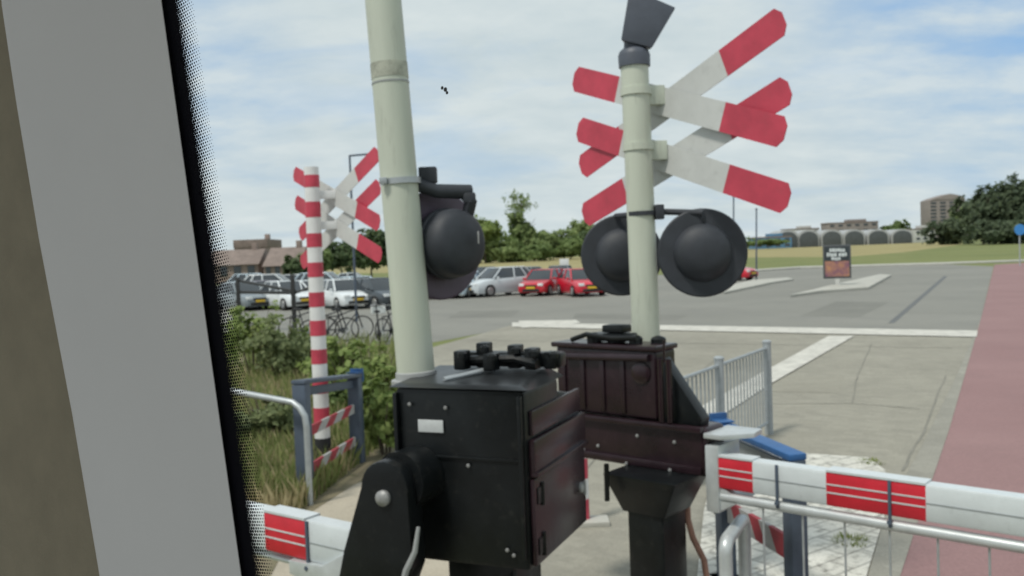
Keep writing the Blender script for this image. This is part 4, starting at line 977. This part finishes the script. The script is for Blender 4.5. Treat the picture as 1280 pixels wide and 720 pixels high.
    b = MB(); b.box((0, -h + .01, bon * .66), (hw * .8, .08, .10), None, .02); b.box((0, -h + .02, .36), (hw * 1.2, .08, .15), None, .02); b.build('grille', M['grille'], c, local=True)
    b = MB(); b.box((0, -h - .035, .50), (.52, .02, .12), None, .004); b.build('number_plate', M['plate'], c, local=True)
    return c
PC = dict(red=paint('red', (0.50, 0.008, 0.022)), red2=paint('red_bright', (0.60, 0.012, 0.035)), silver=paint('silver', (0.58, 0.62, 0.65)), white=paint('white', (0.74, 0.77, 0.79)),
          dark=paint('dark', (0.035, 0.045, 0.055)), grey=paint('grey', (0.20, 0.23, 0.25)), plum=paint('plum', (0.10, 0.07, 0.10)), bluew=paint('blue_white', (0.55, 0.66, 0.74)))
CARS = [  # px, py of the front wheels' ground, kind, colour, turn in degrees, label
    (727, 370, 'hatch', 'red2', 18, 'red car nearest the left black disc, front turned to the crossing'),
    (681, 369, 'hatch', 'red', -22, 'darker red small car between the silver car and the brighter red one'),
    (624, 370, 'suv', 'silver', -52, 'silver high roofed car parked at a slant, largest in the row'),
    (577, 372, 'hatch', 'bluew', -20, 'pale car half hidden by the dark plum lamp'),
    (549, 373, 'hatch', 'dark', 0, 'dark car behind the dark plum lamp next to the plain post'),
    (471, 385, 'hatch', 'dark', 28, 'dark hatchback with yellow plate left of the plain post'),
    (428, 386, 'hatch', 'white', 20, 'white hatchback just right of the striped post'),
    (447, 378, 'hatch', 'bluew', 20, 'bluish white car between the white and the dark hatchback'),
    (384, 385, 'sedan', 'white', 25, 'low white car seen behind the striped post'),
    (357, 387, 'hatch', 'white', 25, 'white car left of the striped post'),
    (328, 385, 'hatch', 'plum', 25, 'dark plum car under the black beams'),
    (300, 388, 'hatch', 'grey', 25, 'grey car by the dotted window edge'),
    (340, 373, 'suv', 'white', 75, 'white high roofed car broadside behind the black beams'),
    (405, 371, 'suv', 'bluew', 70, 'pale high car in the second row behind the striped post'),
    (600, 357, 'hatch', 'dark', -40, 'dark car in the second row behind the silver car'),
    (652, 360, 'hatch', 'grey', -60, 'grey car in the second row between silver and red cars'),
    (700, 358, 'hatch', 'dark', -10, 'dark roofed car in the second row between the two red cars'),
    (318, 368, 'suv', 'bluew', 80, 'bluish white high car in the second row by the window edge'),
    (375, 366, 'hatch', 'white', 60, 'small white car in the second row just left of the striped post'),
    (440, 364, 'sedan', 'silver', 80, 'silver car broadside in the second row left of the plain post'),
    (912, 351, 'hatch', 'red2', 60, 'red car showing past the edge of the right black disc'),
]
protos = {}
for (px, py, kind, colk, ang, lab) in CARS:
    g = G(px, py)
    if kind not in protos:
        o = protos[kind] = make_car(kind, PC[colk], lab)
    else:
        o = copy_tree(protos[kind]); o['label'] = lab
        for ch in o.children:
            if ch.name.split('.')[0] in ('body', 'roof', 'pillar', 'wing_mirror', 'upper_body'):
                ch.material_slots[0].link = 'OBJECT'; ch.material_slots[0].material = PC[colk]
    view = math.atan2(-g.x, g.y)
    o.location = (g.x, g.y + .6, .0); o.rotation_euler = (0, 0, view + R(ang))

# ------------------------------------------------------------------ bicycles
def make_bike(label):
    c = thing('bicycle', (0, 0, 0), label, 'bicycle', 'bicycles parked before the cars')
    for x in (-.53, .53):
        b = MB(); pts = [V((x + math.cos(a) * .34, 0, .35 + math.sin(a) * .34)) for a in np.linspace(0, 2 * math.pi, 29)]
        b.path(pts, .020, 6); wl = b.build('wheel', M['tyre'], c, local=True)
        b = MB()
        for k in range(8):
            a = k * math.pi / 8; b.tube(V((x - math.cos(a) * .32, 0, .35 - math.sin(a) * .32)), V((x + math.cos(a) * .32, 0, .35 + math.sin(a) * .32)), .004, None, 4)
        b.build('spokes', M['steel'], wl, local=True)
    b = MB()
    bb, st, hd, rr_, fr_ = V((-.08, 0, .30)), V((-.22, 0, .86)), V((.36, 0, .92)), V((-.53, 0, .35)), V((.53, 0, .35))
    for p, q in ((bb, st), (bb, hd - V((0, 0, .12))), (st - V((-.02, 0, .1)), hd), (bb, rr_), (rr_, st - V((-.03, 0, .12))), (hd, fr_), (V((-.5, 0, .74)), V((-.2, 0, .74)))): b.tube(p, q, .020, None, 8)
    b.tube(rr_, V((-.5, 0, .74)), .012, None, 6)
    b.build('frame', M['bike'], c, local=True)
    b = MB(); b.path([V((.22, -.28, 1.06)), V((.33, -.12, 1.08)), V((.35, 0, 1.08)), V((.33, .12, 1.08)), V((.22, .28, 1.06))], .016, 8); b.tube(hd, V((.35, 0, 1.08)), .016, None, 8); b.build('handlebar', M['bike'], c, local=True)
    b = MB(); b.box((-.26, 0, .94), (.27, .16, .06), None, .025); b.tube(st, V((-.25, 0, .93)), .014, None, 6); b.build('saddle', M['rubber'], c, local=True)
    b = MB(); b.tube(V((-.08, -.06, .30)), V((-.08, .06, .30)), .09, None, 16); b.box((.04, .09, .18), (.10, .08, .02), None, .004); b.build('chain_set', M['bike'], c, local=True)
    return c
bikes = [(475, 430, 100, 'bicycle with a white crate on its front, left of the plain post'), (432, 425, 25, 'dark bicycle right of the striped post'), (412, 428, 15, 'dark bicycle leaning among others just behind the striped post'), (385, 424, 10, 'dark bicycle left of the striped post among weeds'), (494, 426, 60, 'bicycle half hidden by the plain post')]
bk0 = None
for i, (px, py, ang, lab) in enumerate(bikes):
    o = make_bike(lab) if bk0 is None else copy_tree(bk0)
    if bk0 is None: bk0 = o
    o['label'] = lab; g = G(px, py); o.location = (g.x, g.y, 0.008); o.rotation_euler = (R(4 if i % 2 else -3), 0, R(ang))
g = G(475, 430); b = MB(); dirb = V((math.cos(R(100)), math.sin(R(100)), 0)); cc = V((g.x, g.y, 1.02)) + dirb * -.0
cc = V((g.x, g.y, 0)) + dirb * .52 + UP * .97
b.box(cc - UP * .12, (.30, .40, .02), (dirb, V((-dirb.y, dirb.x, 0)), UP), .004)
for s in (-1, 1):
    b.box(cc + dirb * s * .15, (.02, .40, .24), (dirb, V((-dirb.y, dirb.x, 0)), UP), .004); b.box(cc + V((-dirb.y, dirb.x, 0)) * s * .20, (.32, .02, .24), (dirb, V((-dirb.y, dirb.x, 0)), UP), .004)
tag(b.build('crate', M['crate']), 'white crate carried on the front of a bicycle', 'crate')

# ------------------------------------------------------------------ posts, beams, signs
g0, g1 = G(300, 412), G(369, 418)
pg = thing('beam_gate', tuple((g0 + g1) / 2), 'black gate frame of slanting beams between two dark posts by the window edge', 'gate')
for gg, top_ in ((g0, 344), (g1, 343)):
    tpt = at(0, 0, gg.y); hgt = at(366, top_, gg.y).z
    b = MB(); b.box(V((gg.x, gg.y, hgt / 2)), (.13, .13, hgt), None, .01); b.build('post', M['grille'], pg)
def tb(b, pa, pb_, y0, y1, r): b.tube(at(*pa, y0), at(*pb_, y1), r, None, 8)
b = MB(); tb(b, (300, 365), (369, 366), g0.y, g1.y, .06); b.build('beam', M['grille'], pg)
b = MB(); tb(b, (300, 351), (369, 364), g0.y, g1.y, .05); b.build('beam', M['grille'], pg)
b = MB(); tb(b, (369, 366), (391, 358), g1.y, g1.y, .04); b.build('brace', M['grille'], pg)
def thin_pole(px, py, top_y, r, label, arm=None, name='lamp_post', topx=None):
    g = G(px, py); t = at(topx if topx else px, top_y, g.y)
    o = thing(name, tuple(g), label, 'pole', 'thin poles across the crossing'); b = MB(); b.tube(V((g.x, g.y, 0)), t, r, r * .8, 10); b.build('post', M['frame'], o)
    b = MB()
    if arm: b.path([t - V((0, 0, .02)), at(arm[0], arm[1], g.y)], r * .8, 8); e = at(arm[0], arm[1], g.y); b.box(e + V((0, 0, -.05)), (.35, .2, .08), None, .02)
    else: b.lathe([(r * 1.3, 0), (r * 1.3, .06), (r * .5, .1)], t, UP, 10)
    b.build('arm' if arm else 'cap', M['frame'], o)
thin_pole(446, 402, 194, .05, 'thin dark pole with short top arm behind the small crosses', (467, 192), topx=437)
thin_pole(917, 345, 246, .07, 'thin grey pole just right of the right black disc')
thin_pole(945.5, 350, 262, .06, 'thin grey pole between the right black disc and the poster')
g = G(706, 350); sgn = thing('small_sign', tuple(g), 'small white sign on a thin post over the red cars', 'sign')
b = MB(); tpt = at(706, 326, g.y); b.tube(V((g.x, g.y, 0)), V((g.x, g.y, tpt.z)), .04, None, 8); b.build('post', M['frame'], sgn)
b = MB(); b.box(V((g.x, g.y - .07, tpt.z - .1)), (.8, .04, .55), None, .01); b.build('panel', M['white'], sgn)
g = G(1275, 333); rs_ = thing('round_sign', tuple(g), 'round blue sign on a post beside the red cycle path', 'sign')
t_ = at(1275, 287, g.y); b = MB(); b.tube(V((g.x, g.y, 0)), V((g.x, g.y, t_.z + .3)), .05, None, 8); b.build('post', M['steel'], rs_)
b = MB(); b.lathe([(.42, 0), (.42, .03)], V((g.x, g.y - .06, t_.z)), V((0, -1, 0)), 28); b.build('disc', mat('sign_blue', (0.05, 0.25, 0.62), 0.4), rs_)
# poster on its post
g = G(1047, 359); pz0, pz1 = at(1047, 348, g.y).z, at(1047, 306, g.y).z; pw_ = 33 * g.y / FOC
ps = thing('poster_panel', (g.x, g.y, 0), 'upright dark poster panel with pale lettering on the kerbed island', 'poster')
yw = math.atan2(-g.x, g.y); dx = V((math.cos(yw), math.sin(yw), 0)); dn = V((dx.y, -dx.x, 0)); AXP = (dx, dn, UP)
pc_ = V((g.x, g.y, (pz0 + pz1) / 2)); ph = pz1 - pz0
b = MB(); b.box(pc_, (pw_, .16, ph), AXP, .03); b.build('case', M['pfr'], ps)
b = MB(); b.box(pc_ + dn * .085, (pw_ * .88, .012, ph * .90), AXP, 0); pp = b.build('poster', M['poster'], ps)
b = MB(); b.box(pc_ + dn * .093 - UP * ph * .21, (pw_ * .86, .008, ph * .46), AXP, 0); b.build('picture', M['posterlow'], pp)
b = MB(); rg = random.Random(5)
for (z, x0, x1, hh) in ((.34, -.26, .30, .10), (.21, -.36, .02, .11), (.20, .06, .40, .10), (.09, -.2, .14, .09)):
    x = x0
    while x < x1 - .05:
        ww = rg.uniform(.06, .10); b.box(pc_ + dn * .1 + dx * (x + ww / 2) * pw_ + UP * (z + rg.uniform(-.01, .01)) * ph, (ww * pw_ * .92, .006, hh * ph * rg.uniform(.85, 1.05)), AXP, 0); x += ww + .012
b.build('lettering', M['posterw'], pp)
b = MB(); b.box(V((g.x, g.y, pz0 / 2)), (.22, .14, pz0), AXP, .02); b.build('post', M['conc'], ps)
